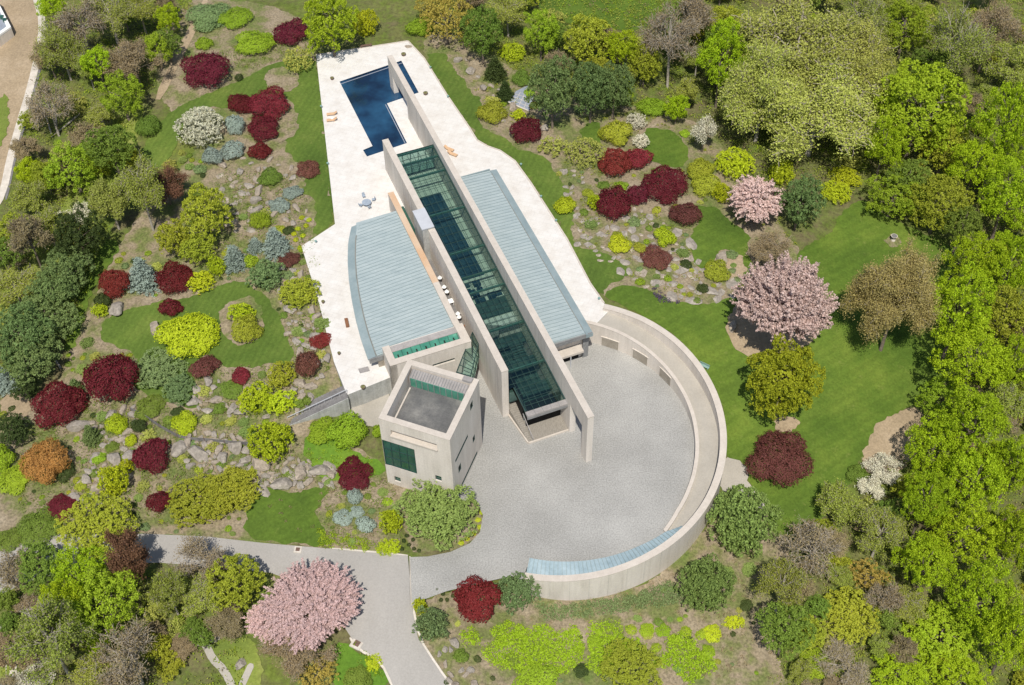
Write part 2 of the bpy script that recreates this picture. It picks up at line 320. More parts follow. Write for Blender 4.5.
class MB:
    def __init__(s): s.v = []; s.f = []
    def prism(s, pts, z0, z1):
        """pts: ground polygon; z0/z1 numbers or per-vertex lists"""
        n = len(pts); b = len(s.v)
        a0 = z0 if isinstance(z0, (list, tuple)) else [z0] * n; a1 = z1 if isinstance(z1, (list, tuple)) else [z1] * n
        s.v += [(p[0], p[1], z) for p, z in zip(pts, a0)] + [(p[0], p[1], z) for p, z in zip(pts, a1)]
        s.f.append(list(range(b, b + n))[::-1]); s.f.append(list(range(b + n, b + 2 * n)))
        for i in range(n): j = (i + 1) % n; s.f.append([b + i, b + j, b + n + j, b + n + i])
        return s
    def lbox(s, n0, n1, s0, s1, z0, z1):
        return s.prism([L2(n0, s0), L2(n1, s0), L2(n1, s1), L2(n0, s1)], z0, z1)
    def box(s, x0, x1, y0, y1, z0, z1): return s.prism([(x0, y0), (x1, y0), (x1, y1), (x0, y1)], z0, z1)
    def arc(s, a0, a1, r0, r1, z0, z1, step=2.0):
        r0 = r0 if callable(r0) else (lambda a, q=r0: q); r1 = r1 if callable(r1) else (lambda a, q=r1: q)
        """z0, z1 functions of angle"""
        k = max(2, int(abs(a1 - a0) / step)); b = len(s.v)
        for i in range(k + 1):
            a = a0 + (a1 - a0) * i / k; p = ring(a, r0(a)); q = ring(a, r1(a))
            s.v += [(*p, z0(a)), (*q, z0(a)), (*q, z1(a)), (*p, z1(a))]
        for i in range(k):
            c = b + 4 * i; e = c + 4
            for j in range(4): s.f.append([c + j, c + (j + 1) % 4, e + (j + 1) % 4, e + j])
        s.f.append([b, b + 1, b + 2, b + 3]); e = b + 4 * k; s.f.append([e + 3, e + 2, e + 1, e]); return s
    def cyl(s, x, y, z0, z1, r0, r1=None, n=14):
        r1 = r0 if r1 is None else r1; b = len(s.v)
        for zz, r in ((z0, r0), (z1, r1)):
            s.v += [(x + r * math.cos(6.2832 * i / n), y + r * math.sin(6.2832 * i / n), zz) for i in range(n)]
        s.f.append(list(range(b, b + n))[::-1]); s.f.append(list(range(b + n, b + 2 * n)))
        for i in range(n): j = (i + 1) % n; s.f.append([b + i, b + j, b + n + j, b + n + i])
        return s
    def bar(s, a, b_, w, h=None):
        """square bar between two points"""
        a = Vector(a); b_ = Vector(b_); h = h or w; d_ = (b_ - a).normalized(); sd = d_.cross(Vector((0, 0, 1)))
        if sd.length < .01: sd = Vector((1, 0, 0))
        sd.normalize(); up_ = sd.cross(d_).normalized(); k = len(s.v)
        for p in (a, b_):
            for i, j in ((-1, -1), (1, -1), (1, 1), (-1, 1)): s.v.append(tuple(p + sd * w * .5 * i + up_ * h * .5 * j))
        s.f += [[k, k + 1, k + 2, k + 3][::-1], [k + 4, k + 5, k + 6, k + 7]] + [[k + i, k + (i + 1) % 4, k + 4 + (i + 1) % 4, k + 4 + i] for i in range(4)]
        return s
    def obj(s, name, mt, parent=None, smooth=False): return mesh_obj(name, s.v, s.f, mt, parent, smooth=smooth)
def clip_half(P, ax, val, sgn):
    out = []; n = len(P)
    for i in range(n):
        a = P[i]; b = P[(i + 1) % n]; da = (a[ax] - val) * sgn; db = (b[ax] - val) * sgn
        if da >= 0: out.append(a)
        if (da > 0 and db < 0) or (da < 0 and db > 0):
            t = da / (da - db); out.append((a[0] + t * (b[0] - a[0]), a[1] + t * (b[1] - a[1])))
    return out
def smooth_poly(P, it=2):
    for _ in range(it):
        Q = []
        for i in range(len(P)):
            a = P[i]; b = P[(i + 1) % len(P)]
            Q += [(a[0] * .75 + b[0] * .25, a[1] * .75 + b[1] * .25), (a[0] * .25 + b[0] * .75, a[1] * .25 + b[1] * .75)]
        P = Q
    return P
def drape(name, P, mt, off, kind='structure', cell=1.2, label=None):
    """a sheet that follows the terrain inside the polygon P (world xy), cut cell by cell"""
    vs = []; fs = []; idx = {}
    x0 = min(p[0] for p in P); x1 = max(p[0] for p in P)
    i = math.floor(x0 / cell)
    while i * cell < x1:
        S1 = clip_half(clip_half(P, 0, i * cell, 1), 0, (i + 1) * cell, -1)
        if len(S1) > 2:
            y0 = min(p[1] for p in S1); y1 = max(p[1] for p in S1); j = math.floor(y0 / cell)
            while j * cell < y1:
                Q = clip_half(clip_half(S1, 1, j * cell, 1), 1, (j + 1) * cell, -1)
                if len(Q) > 2:
                    ids = []
                    for q in Q:
                        k = (round(q[0], 3), round(q[1], 3))
                        if k not in idx: idx[k] = len(vs); vs.append(k)
                        if not ids or ids[-1] != idx[k]: ids.append(idx[k])
                    if len(ids) > 1 and ids[0] == ids[-1]: ids.pop()
                    ids2 = []; [ids2.append(q) for q in ids if q not in ids2]
                    if len(ids2) > 2: fs.append(ids2)
                j += 1
        i += 1
    a = np.array(vs); z = H(a[:, 0], a[:, 1]) + off
    o = mesh_obj(name, [(x, y, float(zz)) for (x, y), zz in zip(vs, z)], fs, mt, recalc=False)
    me = o.data; bm = bmesh.new(); bm.from_mesh(me)
    for f in bm.faces:
        f.normal_update()
        if f.normal.z < 0: f.normal_flip()
    bm.to_mesh(me); bm.free(); o['kind'] = kind
    if label: o['label'] = label
    return o
def px_poly(pts, sm=2):
    P = smooth_poly([G(u, v)[:2] for u, v in pts], sm); out = []
    for i, a in enumerate(P):     # slightly ragged edge
        b = P[(i + 1) % len(P)]; L = math.hypot(b[0] - a[0], b[1] - a[1]); k = max(1, int(L / .5))
        for j in range(k):
            t = j / k; x = a[0] + (b[0] - a[0]) * t; y = a[1] + (b[1] - a[1]) * t
            out.append((x + .22 * math.sin(x * 1.3 + y * 2.1) + .14 * math.sin(x * 4.1 - y * 3.7), y + .22 * math.sin(y * 1.7 - x * 1.1) + .14 * math.sin(y * 4.3 + x * 3.1)))
    return out

# ------------------------------------------------------------------ ground sheet
fine_x = np.arange(-150, 150.1, .7); fine_y = np.arange(-85, 175.1, .7)
xs = np.r_[[-900, -600, -400, -280, -210, -175], fine_x, [175, 210, 280, 400, 600, 900]]
ys = np.r_[[-700, -450, -280, -170, -120, -98], fine_y, [195, 230, 300, 420, 650, 1000]]
gx, gy = np.meshgrid(xs, ys); gz = H(gx, gy); nx_, ny_ = len(xs), len(ys)
me = bpy.data.meshes.new('ground'); me.vertices.add(nx_ * ny_)
me.vertices.foreach_set('co', np.stack([gx, gy, gz], -1).astype(np.float32).ravel())
ii = (np.arange(ny_ - 1)[:, None] * nx_ + np.arange(nx_ - 1)[None, :]).ravel()
q = np.stack([ii, ii + 1, ii + 1 + nx_, ii + nx_], -1); me.loops.add(q.size); me.polygons.add(len(q))
me.loops.foreach_set('vertex_index', q.ravel().astype(np.int32)); me.polygons.foreach_set('loop_start', (np.arange(len(q)) * 4).astype(np.int32))
me.polygons.foreach_set('use_smooth', np.ones(len(q), bool)); me.update(calc_edges=True); me.materials.append(M['ground'])
go = bpy.data.objects.new('ground', me); COL.objects.link(go); go['kind'] = 'structure'

_fi = fine_x; _gz = gz
def h1(x, y):
    """height of the ground sheet by bilinear lookup"""
    if not (-149 < x < 149 and -84 < y < 174): return float(H(np.array([x]), np.array([y]))[0])
    fx = (x + 150) / .7; fy = (y + 85) / .7; i = int(fx); j = int(fy); fx -= i; fy -= j; i += 6; j += 6
    return float((_gz[j, i] * (1 - fx) + _gz[j, i + 1] * fx) * (1 - fy) + (_gz[j + 1, i] * (1 - fx) + _gz[j + 1, i + 1] * fx) * fy)

# beds, lawns, paths (each a sheet a little above the one below)
BED_L = [(172,-5),(300,8),(318,56),(335,222),(306,242),(320,303),(335,362),(345,398),(300,430),(345,440),(395,470),(390,500),(408,556),(330,548),(260,542),(143,533),(55,534),(0,545),(-20,500),(0,400),(55,395),(75,340),(100,290),(120,240),(170,180),(205,140),(165,110),(150,60)]
BED_R = [(420,36),(452,30),(500,60),(560,100),(690,112),(735,160),(790,235),(800,300),(735,345),(735,300),(700,310),(640,290),(606,303),(585,275),(540,200),(480,145),(430,75)]
BED_B = [(412,608),(447,592),(480,584),(530,580),(545,600),(640,592),(690,545),(735,500),(790,510),(790,580),(770,650),(800,700),(440,700),(428,655),(416,636)]
drape('planting_bed', px_poly(BED_L), M['mulch'], .05)
drape('planting_bed', px_poly(BED_R), M['mulch'], .05)
drape('planting_bed', px_poly(BED_B), M['mulch'], .05)
drape('planting_bed', px_poly([(378,478),(384,505),(405,530),(412,556),(450,551),(470,542),(481,531),(484,512),(474,496),(455,492),(430,480)]), M['mulch'], .09)
drape('dry_ground', px_poly([(-40,-40),(34,-10),(44,22),(38,50),(30,87),(20,120),(7,171),(0,205),(-40,260)]), M['tan_litter'], .05)
drape('dry_ground', px_poly([(868,425),(895,415),(920,405),(930,430),(905,470),(870,480),(860,455)]), M['tan_litter'], .05)
drape('dry_ground', px_poly([(0,395),(28,388),(32,408),(26,420),(0,418)]), M['tan_litter'], .09)
drape('meadow', px_poly([(82,170),(120,60),(150,90),(130,170),(110,240),(60,330),(0,330),(0,290),(40,250)]), M['meadow'], .04)
LAWN_A = [(134,178),(140,152),(160,122),(185,103),(207,94),(232,84),(252,75),(265,66),(282,61),(300,58),(317,56),(326,130),(336,223),(323,232),(312,238),(316,221),(315,198),(302,193),(306,183),(306,170),(294,160),(284,150),(290,125),(286,112),(262,104),(240,112),(216,106),(195,112),(182,126),(176,150),(164,164),(152,176)]
LAWN_B = [(107,237),(122,243),(112,262),(93,288),(83,321),(74,352),(62,350),(74,311),(86,276),(97,256)]
LAWN_C = [(100,322),(130,308),(160,302),(187,298),(225,285),(240,279),(255,288),(270,301),(280,318),(287,335),(295,355),(289,366),(268,363),(250,368),(222,368),(208,352),(190,368),(200,392),(197,412),(175,402),(145,395),(132,385),(138,355),(120,347),(102,342)]
LAWN_E = [(244,540),(246,512),(256,490),(272,486),(292,496),(318,484),(330,492),(322,501),(314,513),(322,528),(334,540),(330,547),(290,543)]
LAWN_F = [(424,56),(436,52),(446,54),(450,65),(466,82),(471,95),(481,97),(482,107),(477,125),(496,135),(511,140),(513,150),(533,152),(551,162),(553,172),(570,190),(575,215),(570,235),(580,250),(597,250),(615,258),(632,270),(625,278),(606,287),(603,300),(586,276),(567,240),(531,184),(516,162),(500,151),(478,141),(469,128),(447,96)]
LAWN_G = [(604,297),(609,290),(630,284),(652,292),(683,305),(716,303),(741,292),(760,285),(800,250),(830,235),(840,215),(860,196),(880,215),(920,232),(945,245),(958,253),(953,268),(945,290),(948,330),(948,394),(918,404),(890,418),(875,425),(862,455),(850,485),(835,500),(820,520),(803,540),(770,533),(765,505),(748,480),(745,460),(722,456),(727,430),(721,400),(703,369),(678,338),(642,314),(618,305)]
LAWN_H = [(685,207),(712,205),(730,222),(752,235),(747,262),(765,272),(752,279),(737,272),(735,252),(720,250),(715,262),(705,272),(692,262),(690,235),(700,222)]
drape('lawn', px_poly(LAWN_A), M['lawn'], .10)
drape('lawn', px_poly(LAWN_B), M['lawn2'], .10)
drape('lawn', px_poly(LAWN_C), M['lawn'], .10)
drape('lawn', px_poly([(300,440),(320,431),(350,452),(384,462),(386,474),(360,478),(335,482),(312,474)]), M['lawnb'], .12)
drape('lawn', px_poly(LAWN_E), M['lawn2'], .10)
drape('lawn', px_poly(LAWN_F), M['lawn'], .10)
drape('lawn', px_poly(LAWN_G), M['lawn2'], .10)
drape('lawn', px_poly(LAWN_H), M['lawn2'], .13)
drape('lawn', px_poly([(647,127),(670,130),(685,142),(690,155),(682,170),(665,166),(647,160),(640,140)]), M['lawn2'], .10)
drape('lawn', px_poly([(577,135),(590,120),(602,125),(600,150),(590,143)]), M['lawn2'], .10)
drape('lawn', px_poly([(523,-12),(660,-30),(665,10),(640,32),(601,30),(551,20)]), M['lawn2'], .10)
drape('lawn', px_poly([(330,645),(345,640),(357,650),(381,663),(393,690),(330,695),(338,665)]), M['lawnb'], .10)
drape('lawn', px_poly([(216,640),(240,635),(262,650),(262,700),(240,700),(228,672),(212,652)]), M['meadow'], .10)
drape('lawn', px_poly([(0,100),(7,90),(10,125),(0,150),(-20,150),(-20,100)]), M['meadow'], .13)
drape('lawn', px_poly([(-20,640),(0,640),(10,665),(9,700),(-20,700)]), M['meadow'], .13)
def island(u, v, rx, ry, mt='mulch', off=.16, seed=0):
    rg = random.Random(seed); pts = []
    for i in range(12):
        a = i / 12 * 6.2832; k = rg.uniform(.88, 1.1); pts.append((u + rx * k * math.cos(a), v + ry * k * math.sin(a)))
    drape('planting_bed', px_poly(pts, 2), M[mt], off)
island(242,321,23,26,seed=1); island(770,325,44,36,'tan_litter',seed=2); island(786,425,14,8,'tan_litter',seed=3); island(893,241,7.5,7,seed=4)
island(735,268,11,14,'tan_litter',seed=5); island(772,252,26,18,seed=6); island(282,80,19,13,seed=7); island(270,120,30,26,seed=8); island(222,140,26,28,seed=9)
drape('gravel_path', px_poly([(722,456),(745,460),(750,490),(768,503),(760,515),(738,490),(722,492),(716,478)]), M['ramp'], .14)
# drive and garden paths
DRIVE = [(-60,565),(17,543),(55,535),(143,534),(208,537),(260,543),(330,549),(408,556.5),(412,606),(418,638),(436,666),(455,692),(480,730),(420,730),(393,686),(381,661),(357,648),(350,636),(320,590),(270,573),(160,563),(90,565),(20,585),(-60,640)]
drape('driveway', [G(u, v)[:2] for u, v in DRIVE], M['asphalt'], .12)
kb = [G(u, v) for u, v in [(393,690),(381,662),(357,649),(350,637)]]
def path_strip(px, w, mt, off, name='path'):
    P = [G(u, v)[:2] for u, v in px]; lft = []; rgt = []
    for i, p in enumerate(P):
        a = P[max(0, i - 1)]; b = P[min(len(P) - 1, i + 1)]; dx, dy = b[0] - a[0], b[1] - a[1]; l = math.hypot(dx, dy)
        lft.append((p[0] - dy / l * w / 2, p[1] + dx / l * w / 2)); rgt.append((p[0] + dy / l * w / 2, p[1] - dx / l * w / 2))
    return drape(name, smooth_poly(lft + rgt[::-1], 1), mt, off)
path_strip([(30,-20),(37,0),(43,22),(40,50),(31,87),(21,120),(11,155),(3,195),(-10,215)], 1.5, M['pale_stone'], .13)
path_strip([(47,22),(44,52),(35,89),(25,122),(14,160),(6,200)], .7, M['slate'], .11, 'ditch')
path_strip([(-20,612),(0,632),(9,650),(12,670),(11,700)], 1.6, M['pale_stone'], .13)
path_strip([(198,634),(206,645),(213,660),(224,670),(234,690)], 1.1, M['ramp'], .17)
path_strip([(252,664),(247,675),(240,690)], 1.0, M['ramp'], .17)
path_strip([(206,0),(190,35),(178,58),(158,100)], 1.9, M['tan_litter'], .12)
path_strip([(330,548.5),(408,556)], .3, M['pale_stone'], .15, 'kerb')
path_strip([(393,688),(381,662),(357,649),(350,638)], .35, M['pale_stone'], .16, 'kerb')
path_strip([(413,606),(419,638),(437,666),(456,692)], .3, M['pale_stone'], .16, 'kerb')
path_strip([(410,557),(412,606)], .3, M['pale_stone'], .16, 'kerb')

# ------------------------------------------------------------------ terrace, pool, court, ramp
def cap(name, P, z, mt, holes=()):
    """flat slab top with rectangular or polygonal holes, filled by bmesh"""
    bm = bmesh.new(); ed = []
    for loop in [P] + list(holes):
        vs = [bm.verts.new((x, y, z)) for x, y in loop]
        ed += [bm.edges.new((vs[i], vs[(i + 1) % len(vs)])) for i in range(len(vs))]
    bmesh.ops.triangle_fill(bm, use_beauty=True, use_dissolve=False, edges=ed)
    for f in bm.faces:
        f.normal_update()
        if f.normal.z < 0: f.normal_flip()
    me = bpy.data.meshes.new(name); bm.to_mesh(me); bm.free(); me.materials.append(mt)
    o = bpy.data.objects.new(name, me); COL.objects.link(o); o['kind'] = 'structure'; return o
POOL = [U(u, v, ZT) for u, v in [(339.5,81.5),(401.3,60.6),(418.7,92.5),(387,103.4),(407,143),(367,156.5),(363,150),(372.5,146)]]
NEAR_INT = [L2(-6.0, -.2), L2(1.4, -.2)]
cap('terrace', TERR, ZT, M['pave'], [POOL])
v = []; f = []
for i, p in enumerate(TERR): v += [(p[0], p[1], -1.2), (p[0], p[1], ZT)]
n = len(TERR)
for i in range(n): j = (i + 1) % n; f.append([2 * i, 2 * j, 2 * j + 1, 2 * i + 1])
mesh_obj('terrace_retaining_wall', v, f, M['grey_conc'])['kind'] = 'structure'
b = MB()
tp = TERR[:13]
for i in range(len(tp) - 1):
    b.bar((*tp[i], ZT + .03), (*tp[i + 1], ZT + .03), .28, .12)
b.obj('terrace_edge', M['concrete_top'])['kind'] = 'structure'
o = cap('pool_water', POOL, ZT - .22, M['water'])
v = []; f = []
for p in POOL: v += [(*p, ZT - 1.4), (*p, ZT)]
for i in range(len(POOL)): j = (i + 1) % len(POOL); f.append([2 * i, 2 * j, 2 * j + 1, 2 * i + 1])
mesh_obj('pool_basin', v, f, M['water'])['kind'] = 'structure'
b = MB()
for (a_, c_) in [((340.5,84),(402,63)), ((385.5,104.5),(405,143))]:
    b.bar((*U(*a_, ZT - .2), ZT - .2), (*U(*c_, ZT - .2), ZT - .2), .16, .05)
b.obj('pool_ledge', M['slate_blue'])['kind'] = 'structure'
cap('court', COURT, 0.0, M['gravel'])
def lerp_tab(tab):
    xs_, ys_ = zip(*sorted(tab)); return lambda a: float(np.interp(a, xs_, ys_))
zo = lerp_tab([(112,5.0),(70,4.95),(55,5.0),(40,4.7),(20,3.9),(0,3.0),(-30,1.9),(-60,1.35),(-75,.9),(-90,.5),(-105,.2)])
zi = lerp_tab([(115,5.1),(90,5.0),(74,4.7),(60,4.3),(49,3.8),(36,3.1),(20,2.3),(0,1.6),(-25,.9),(-50,.6)])
rI = lerp_tab([(116,21.6),(0,21.6),(-15,21.75),(-28,22.05),(-40,22.5),(-50,23.3)])
zr = lerp_tab([(115,4.28),(72,4.26),(60,3.7),(45,2.7),(20,1.4),(0,.8),(-25,.2),(-45,.05)])
b = MB().arc(72, -50, lambda a: rI(a) - .08, 24.9, lambda a: -1, zr); b.obj('ramp', M['ramp'])['kind'] = 'structure'
rw = empty('court_ring_wall', (CX, CY, 0)); tag(rw, 'long curved concrete retaining wall sweeping round the gravel court', 'retaining wall')
def rel(o, root):
    """keep geometry in place after parenting to a moved empty"""
    o.parent = root; o.matrix_parent_inverse = root.matrix_world.inverted() if False else Matrix.Translation(-Vector(root.location)); return o
def part(mb, name, mt, root, smooth=False):
    o = mb.obj(name, mt, smooth=smooth); return rel(o, root)
part(MB().arc(71, -104, 24.85, 25.8, lambda a: -7.5 if a < 40 else -2, lambda a: zo(a) - .12), 'outer_wall', M['concrete'], rw)
part(MB().arc(71.2, -104.2, 24.8, 25.86, lambda a: zo(a) - .12, zo), 'coping', M['concrete_top'], rw)
iw = part(MB().arc(116, -50, lambda a: rI(a) - .5, rI, lambda a: -.5, lambda a: zi(a) - .08), 'inner_wall', M['concrete'], rw)
part(MB().arc(116, -50, lambda a: rI(a) - .55, lambda a: rI(a) + .04, lambda a: zi(a) - .08, zi), 'inner_coping', M['concrete_top'], rw)
for a0, a1 in ((68.5, 60.5), (52.8, 45), (37, 29.7)):
    o = part(MB().arc(a0, a1, 21.03, 21.2, lambda a: .05, lambda a: 2.1), 'panel', M['tanpanel'], rw)
    fr = MB().arc(a0 + .5, a1 - .5, 20.98, 21.2, lambda a: 2.1, lambda a: 2.22); rel(fr.obj('panel_head', M['concrete']), rw)
part(MB().arc(-45, -104, 23.3, 23.7, lambda a: -.4, lambda a: -.02), 'canopy_kerb', M['concrete'], rw)
rin = lerp_tab([(-44,24.3),(-50,23.3),(-62,22.95),(-80,22.75),(-104,22.55)])
cn = part(MB().arc(-44, -103.8, 23.1, 24.78, lambda a: -.2 , lambda a: .62), 'canopy', M['canopy'], rw)
for vtx in cn.data.vertices:
    r = math.hypot(vtx.co.x - CX, vtx.co.y - CY)
    a = math.degrees(math.atan2(vtx.co.y - CY, vtx.co.x - CX)); rr0 = r
    if r < 24: rr0 = rin(a); vtx.co.x = CX + (vtx.co.x - CX) * rr0 / r; vtx.co.y = CY + (vtx.co.y - CY) * rr0 / r
    if vtx.co.z > .5: vtx.co.z = .7 if r < 24 else min(.95, zo(a) - .04)
b = MB()
for i in range(41):
    a = -44.6 - i * 1.47; p = ring(a, rin(a) + .03); q_ = ring(a, 24.76); b.bar((*p, .74), (*q_, min(.95, zo(a) - .04) + .04), .08, .12)
part(b, 'canopy_seam', M['roof_trim'], rw)
b = MB()
for i in range(26):   # board joints on the outer face
    a = -102 + i * 6.4; b.prism([ring(a - .03, 25.79), ring(a + .03, 25.79), ring(a + .03, 25.815), ring(a - .03, 25.815)], -7, zo(a) - .13)
part(b, 'wall_joint', M['grey_conc'], rw)

# ------------------------------------------------------------------ the house
HS = empty('concrete_house', (0, 0, 0)); tag(HS, 'long modern concrete house with green glass spine, zinc roofs and square tower', 'house')
def hp(mb, name, mt, parent=HS, smooth=False): return mb.obj(name, mt, parent, smooth)
TOP = 11.4
def wall_holes(mb, p0, p1, z0, z1, th, holes):
    """upright wall from p0 to p1 with holes (t0,t1,za,zb); thickness th to the left of p0->p1"""
    ex, ey = p1[0] - p0[0], p1[1] - p0[1]; Ln = math.hypot(ex, ey); ex /= Ln; ey /= Ln; nx, ny = -ey, ex
    ts = sorted({0, Ln, *[h[0] for h in holes], *[h[1] for h in holes]})
    for a, c in zip(ts, ts[1:]):
        mid = (a + c) / 2; hs = sorted([h for h in holes if h[0] < mid < h[1]], key=lambda h: h[2]); z = z0
        P = [(p0[0] + ex * a, p0[1] + ey * a), (p0[0] + ex * c, p0[1] + ey * c)]
        P += [(P[1][0] + nx * th, P[1][1] + ny * th), (P[0][0] + nx * th, P[0][1] + ny * th)]
        for h_ in hs:
            if h_[2] > z: mb.prism(P, z, h_[2])
            z = h_[3]
        if z1 > z: mb.prism(P, z, z1)
def face_pt(p0, p1, t, depth):
    ex, ey = p1[0] - p0[0], p1[1] - p0[1]; Ln = math.hypot(ex, ey); ex /= Ln; ey /= Ln
    return (p0[0] + ex * t - ey * depth, p0[1] + ey * t + ex * depth)
def pane(p0, p1, h, depth, mt, parent, nm='window', cols=1, rows=1, fm=None):
    t0, t1, za, zb = h; P = [face_pt(p0, p1, t0, depth), face_pt(p0, p1, t1, depth), face_pt(p0, p1, t1, depth + .06), face_pt(p0, p1, t0, depth + .06)]
    w = hp(MB().prism(P, za, zb), nm, mt, parent)
    b = MB(); e = .07
    for i in range(cols + 1):
        t = min(max(t0 + (t1 - t0) * i / cols, t0 + e), t1 - e)
        b.bar((*face_pt(p0, p1, t, depth - .03), za), (*face_pt(p0, p1, t, depth - .03), zb), .1, .1)
    for i in range(rows + 1):
        z = min(max(za + (zb - za) * i / rows, za + e), zb - e)
        b.bar((*face_pt(p0, p1, t0, depth - .034), z), (*face_pt(p0, p1, t1, depth - .034), z), .1, .1)
    o = b.obj('frame', fm or M['mullion'], w if parent is HS else parent); return w
# long wall on the right, with an arch over the pool and one over the court
def long_wall(n0, n1, s0, s1, holes, zb=-.4):
    b = MB(); wall_holes(b, L2(n1, s0), L2(n1, s1), zb, TOP - .14, -(n1 - n0) if False else (n1 - n0), holes)
    return b
def slab_run(n0, n1, segs):
    b = MB()
    for s0, s1, z0, z1 in segs: b.lbox(n0, n1, s0, s1, z0, z1)
    return b
w = hp(slab_run(1.42, 2.42, [(-68.5, -66.1, 2.6, TOP - .12), (-66.1, -57.4, 8.2, TOP - .12), (-57.4, 21.0, -.4, TOP - .12), (21.0, 25.5, 7.2, TOP - .12), (25.5, 27.4, -.4, TOP - .12)]), 'long_wall', M['concrete'])
tag(w, 'taller right-hand long wall with an arch over the pool')
hp(MB().lbox(1.38, 2.46, -68.55, 27.45, TOP - .12, TOP), 'wall_coping', M['concrete_top'])
w = hp(slab_run(-7.25, -6.15, [(-45.0, 14.2, -.4, TOP - .12)]), 'long_wall', M['concrete'])
hp(MB().lbox(-7.29, -6.11, -45.05, 14.25, TOP - .12, TOP), 'wall_coping', M['concrete_top'])
w = hp(slab_run(-10.0, -9.0, [(-34.1, -19.5, -.3, 8.5), (-19.5, 0, -.3, 8.5)]), 'side_wall', M['concrete'])
hp(MB().lbox(-10.03, -8.97, -34.15, -10.2, 8.5, 8.62), 'wall_coping', M['orange_top'])
hp(MB().lbox(-10.03, -8.97, -10.2, 0, 8.5, 8.62), 'wall_coping', M['concrete_top'])
# form-joint grooves on the long walls
b = MB()
for n_, s0, s1 in ((1.415, -56, 20), (-7.255, -43, 13)):
    s_ = s0
    while s_ < s1: b.lbox(n_ - .012, n_ + .01, s_, s_ + .035, .2, TOP - .2); s_ += 4.6
hp(b, 'form_joint', M['greyfascia'])
# glass spine
def gz_(s): return 9.8 + (6.3 - 9.8) * (s + 42) / (19.6 + 42)
def gl_n0(s): return -6.1 if s < 14.2 else -5.35
gp = MB()
for s0, s1 in ((-42, 14.2), (14.2, 19.2)):
    n0 = gl_n0((s0 + s1) / 2)
    gp.prism([L2(n0, s0), L2(1.40, s0), L2(1.40, s1), L2(n0, s1)], [gz_(s0), gz_(s0), gz_(s1), gz_(s1)], [gz_(s0) + .04, gz_(s0) + .04, gz_(s1) + .04, gz_(s1) + .04])
hp(gp, 'skylight', M['glass'])
b = MB(); s_ = -42.0; k = 0
while s_ < 19:
    b.bar((*L2(gl_n0(s_), s_), gz_(s_) + .06), (*L2(1.38, s_), gz_(s_) + .06), .06, .08); s_ += 2.0 if s_ < -6 else 1.15; k += 1
for i in range(1, 7):
    n_ = -6.1 + 7.5 * i / 7
    b.bar((*L2(n_, -42), gz_(-42) + .05), (*L2(n_, 19.2), gz_(19.2) + .05), .06, .08)
hp(b, 'glazing_bar', M['mullion'])
b = MB()
for s_ in (-41.8, -39.2, -35.4, -25.5, -15.8, -10.0, -6.4, 2.2, 10.8):
    b.bar((*L2(gl_n0(s_), s_), gz_(s_) - .2), (*L2(1.38, s_), gz_(s_) - .2), .24, .4)
hp(b, 'roof_beam', M['mullion_l'])
b = MB().bar((*L2(1.30, -42), gz_(-42) + .08), (*L2(1.30, 19.2), gz_(19.2) + .08), .2, .2); b.bar((*L2(-5.3, 14.3), gz_(14.3) + .08), (*L2(-5.3, 19.2), gz_(19.2) + .08), .18, .25)
hp(b, 'glazing_edge', M['mullion'])
# end wall of the spine by the pool: upright glazing
pane(L2(-6.1, -42.05), L2(1.4, -42.05), (0.05, 7.45, 4.35, 9.75), .0, M['glass'], HS, 'end_window', 5, 2)
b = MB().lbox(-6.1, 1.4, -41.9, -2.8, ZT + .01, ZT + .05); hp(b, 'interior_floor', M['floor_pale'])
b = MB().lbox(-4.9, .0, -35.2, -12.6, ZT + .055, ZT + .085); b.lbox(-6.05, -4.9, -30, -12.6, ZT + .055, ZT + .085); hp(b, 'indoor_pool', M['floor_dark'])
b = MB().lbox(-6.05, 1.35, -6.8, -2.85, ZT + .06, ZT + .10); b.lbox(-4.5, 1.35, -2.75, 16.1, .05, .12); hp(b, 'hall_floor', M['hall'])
b = MB(); rg = random.Random(4)
for i in range(16):
    n_ = rg.uniform(-5.5, .4); s_ = rg.uniform(-11.8, -7.2); b.lbox(n_, n_ + rg.uniform(.5, 1.3), s_, s_ + rg.uniform(.5, 1.1), ZT + .06, ZT + rg.uniform(.3, .9))
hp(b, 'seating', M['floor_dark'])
b = MB()
for s_ in (1.0, 6.5, 12.0):
    b.lbox(-6.05, 1.35, s_, s_ + 2.2, 3.2, 3.4)
for i in range(10): b.lbox(-1.6, .6, 3.2 + i * .33, 3.5 + i * .33, 3.0 - i * .3, 3.2 - i * .3)
hp(b, 'mezzanine', M['hall'])
# entrance end
b = MB().lbox(-5.4, 1.40, 19.2, 20.15, 6.06, 6.35); hp(b, 'entry_roof', M['panelgrey'])
b = MB()
for i in range(6): n_ = -5.35 + i * 1.35; b.lbox(n_ - .03, n_ + .03, 19.2, 20.17, 6.35, 6.39)
hp(b, 'roof_joint', M['greyfascia'])
b = MB().lbox(-5.4, 1.40, 20.0, 20.18, 5.5, 6.06); hp(b, 'entry_fascia', M['greyfascia'])
b = MB().lbox(-4.6, 1.40, 17.2, 17.4, .1, 6.1).lbox(-4.7, -4.5, -2.7, 16.1, .1, 6.3); hp(b, 'shaded_entry_door', M['dark'])  # near-black sheets paint the shade of the opening under the slab
b = MB().lbox(-4.6, 1.41, 16.3, 20.5, -.2, .16)
for i in range(9): b.lbox(-4.6, 1.41, 16.35 + i * .46, 16.38 + i * .46, .16, .175)
hp(b, 'entry_steps', M['wood'])
hp(MB().prism([L2(-5.4, 20.5), L2(1.41, 20.5), L2(1.41, 20.75), L2(-5.45, 20.75)], -.2, .26), 'step_kerb', M['concrete_top'])
b = MB()
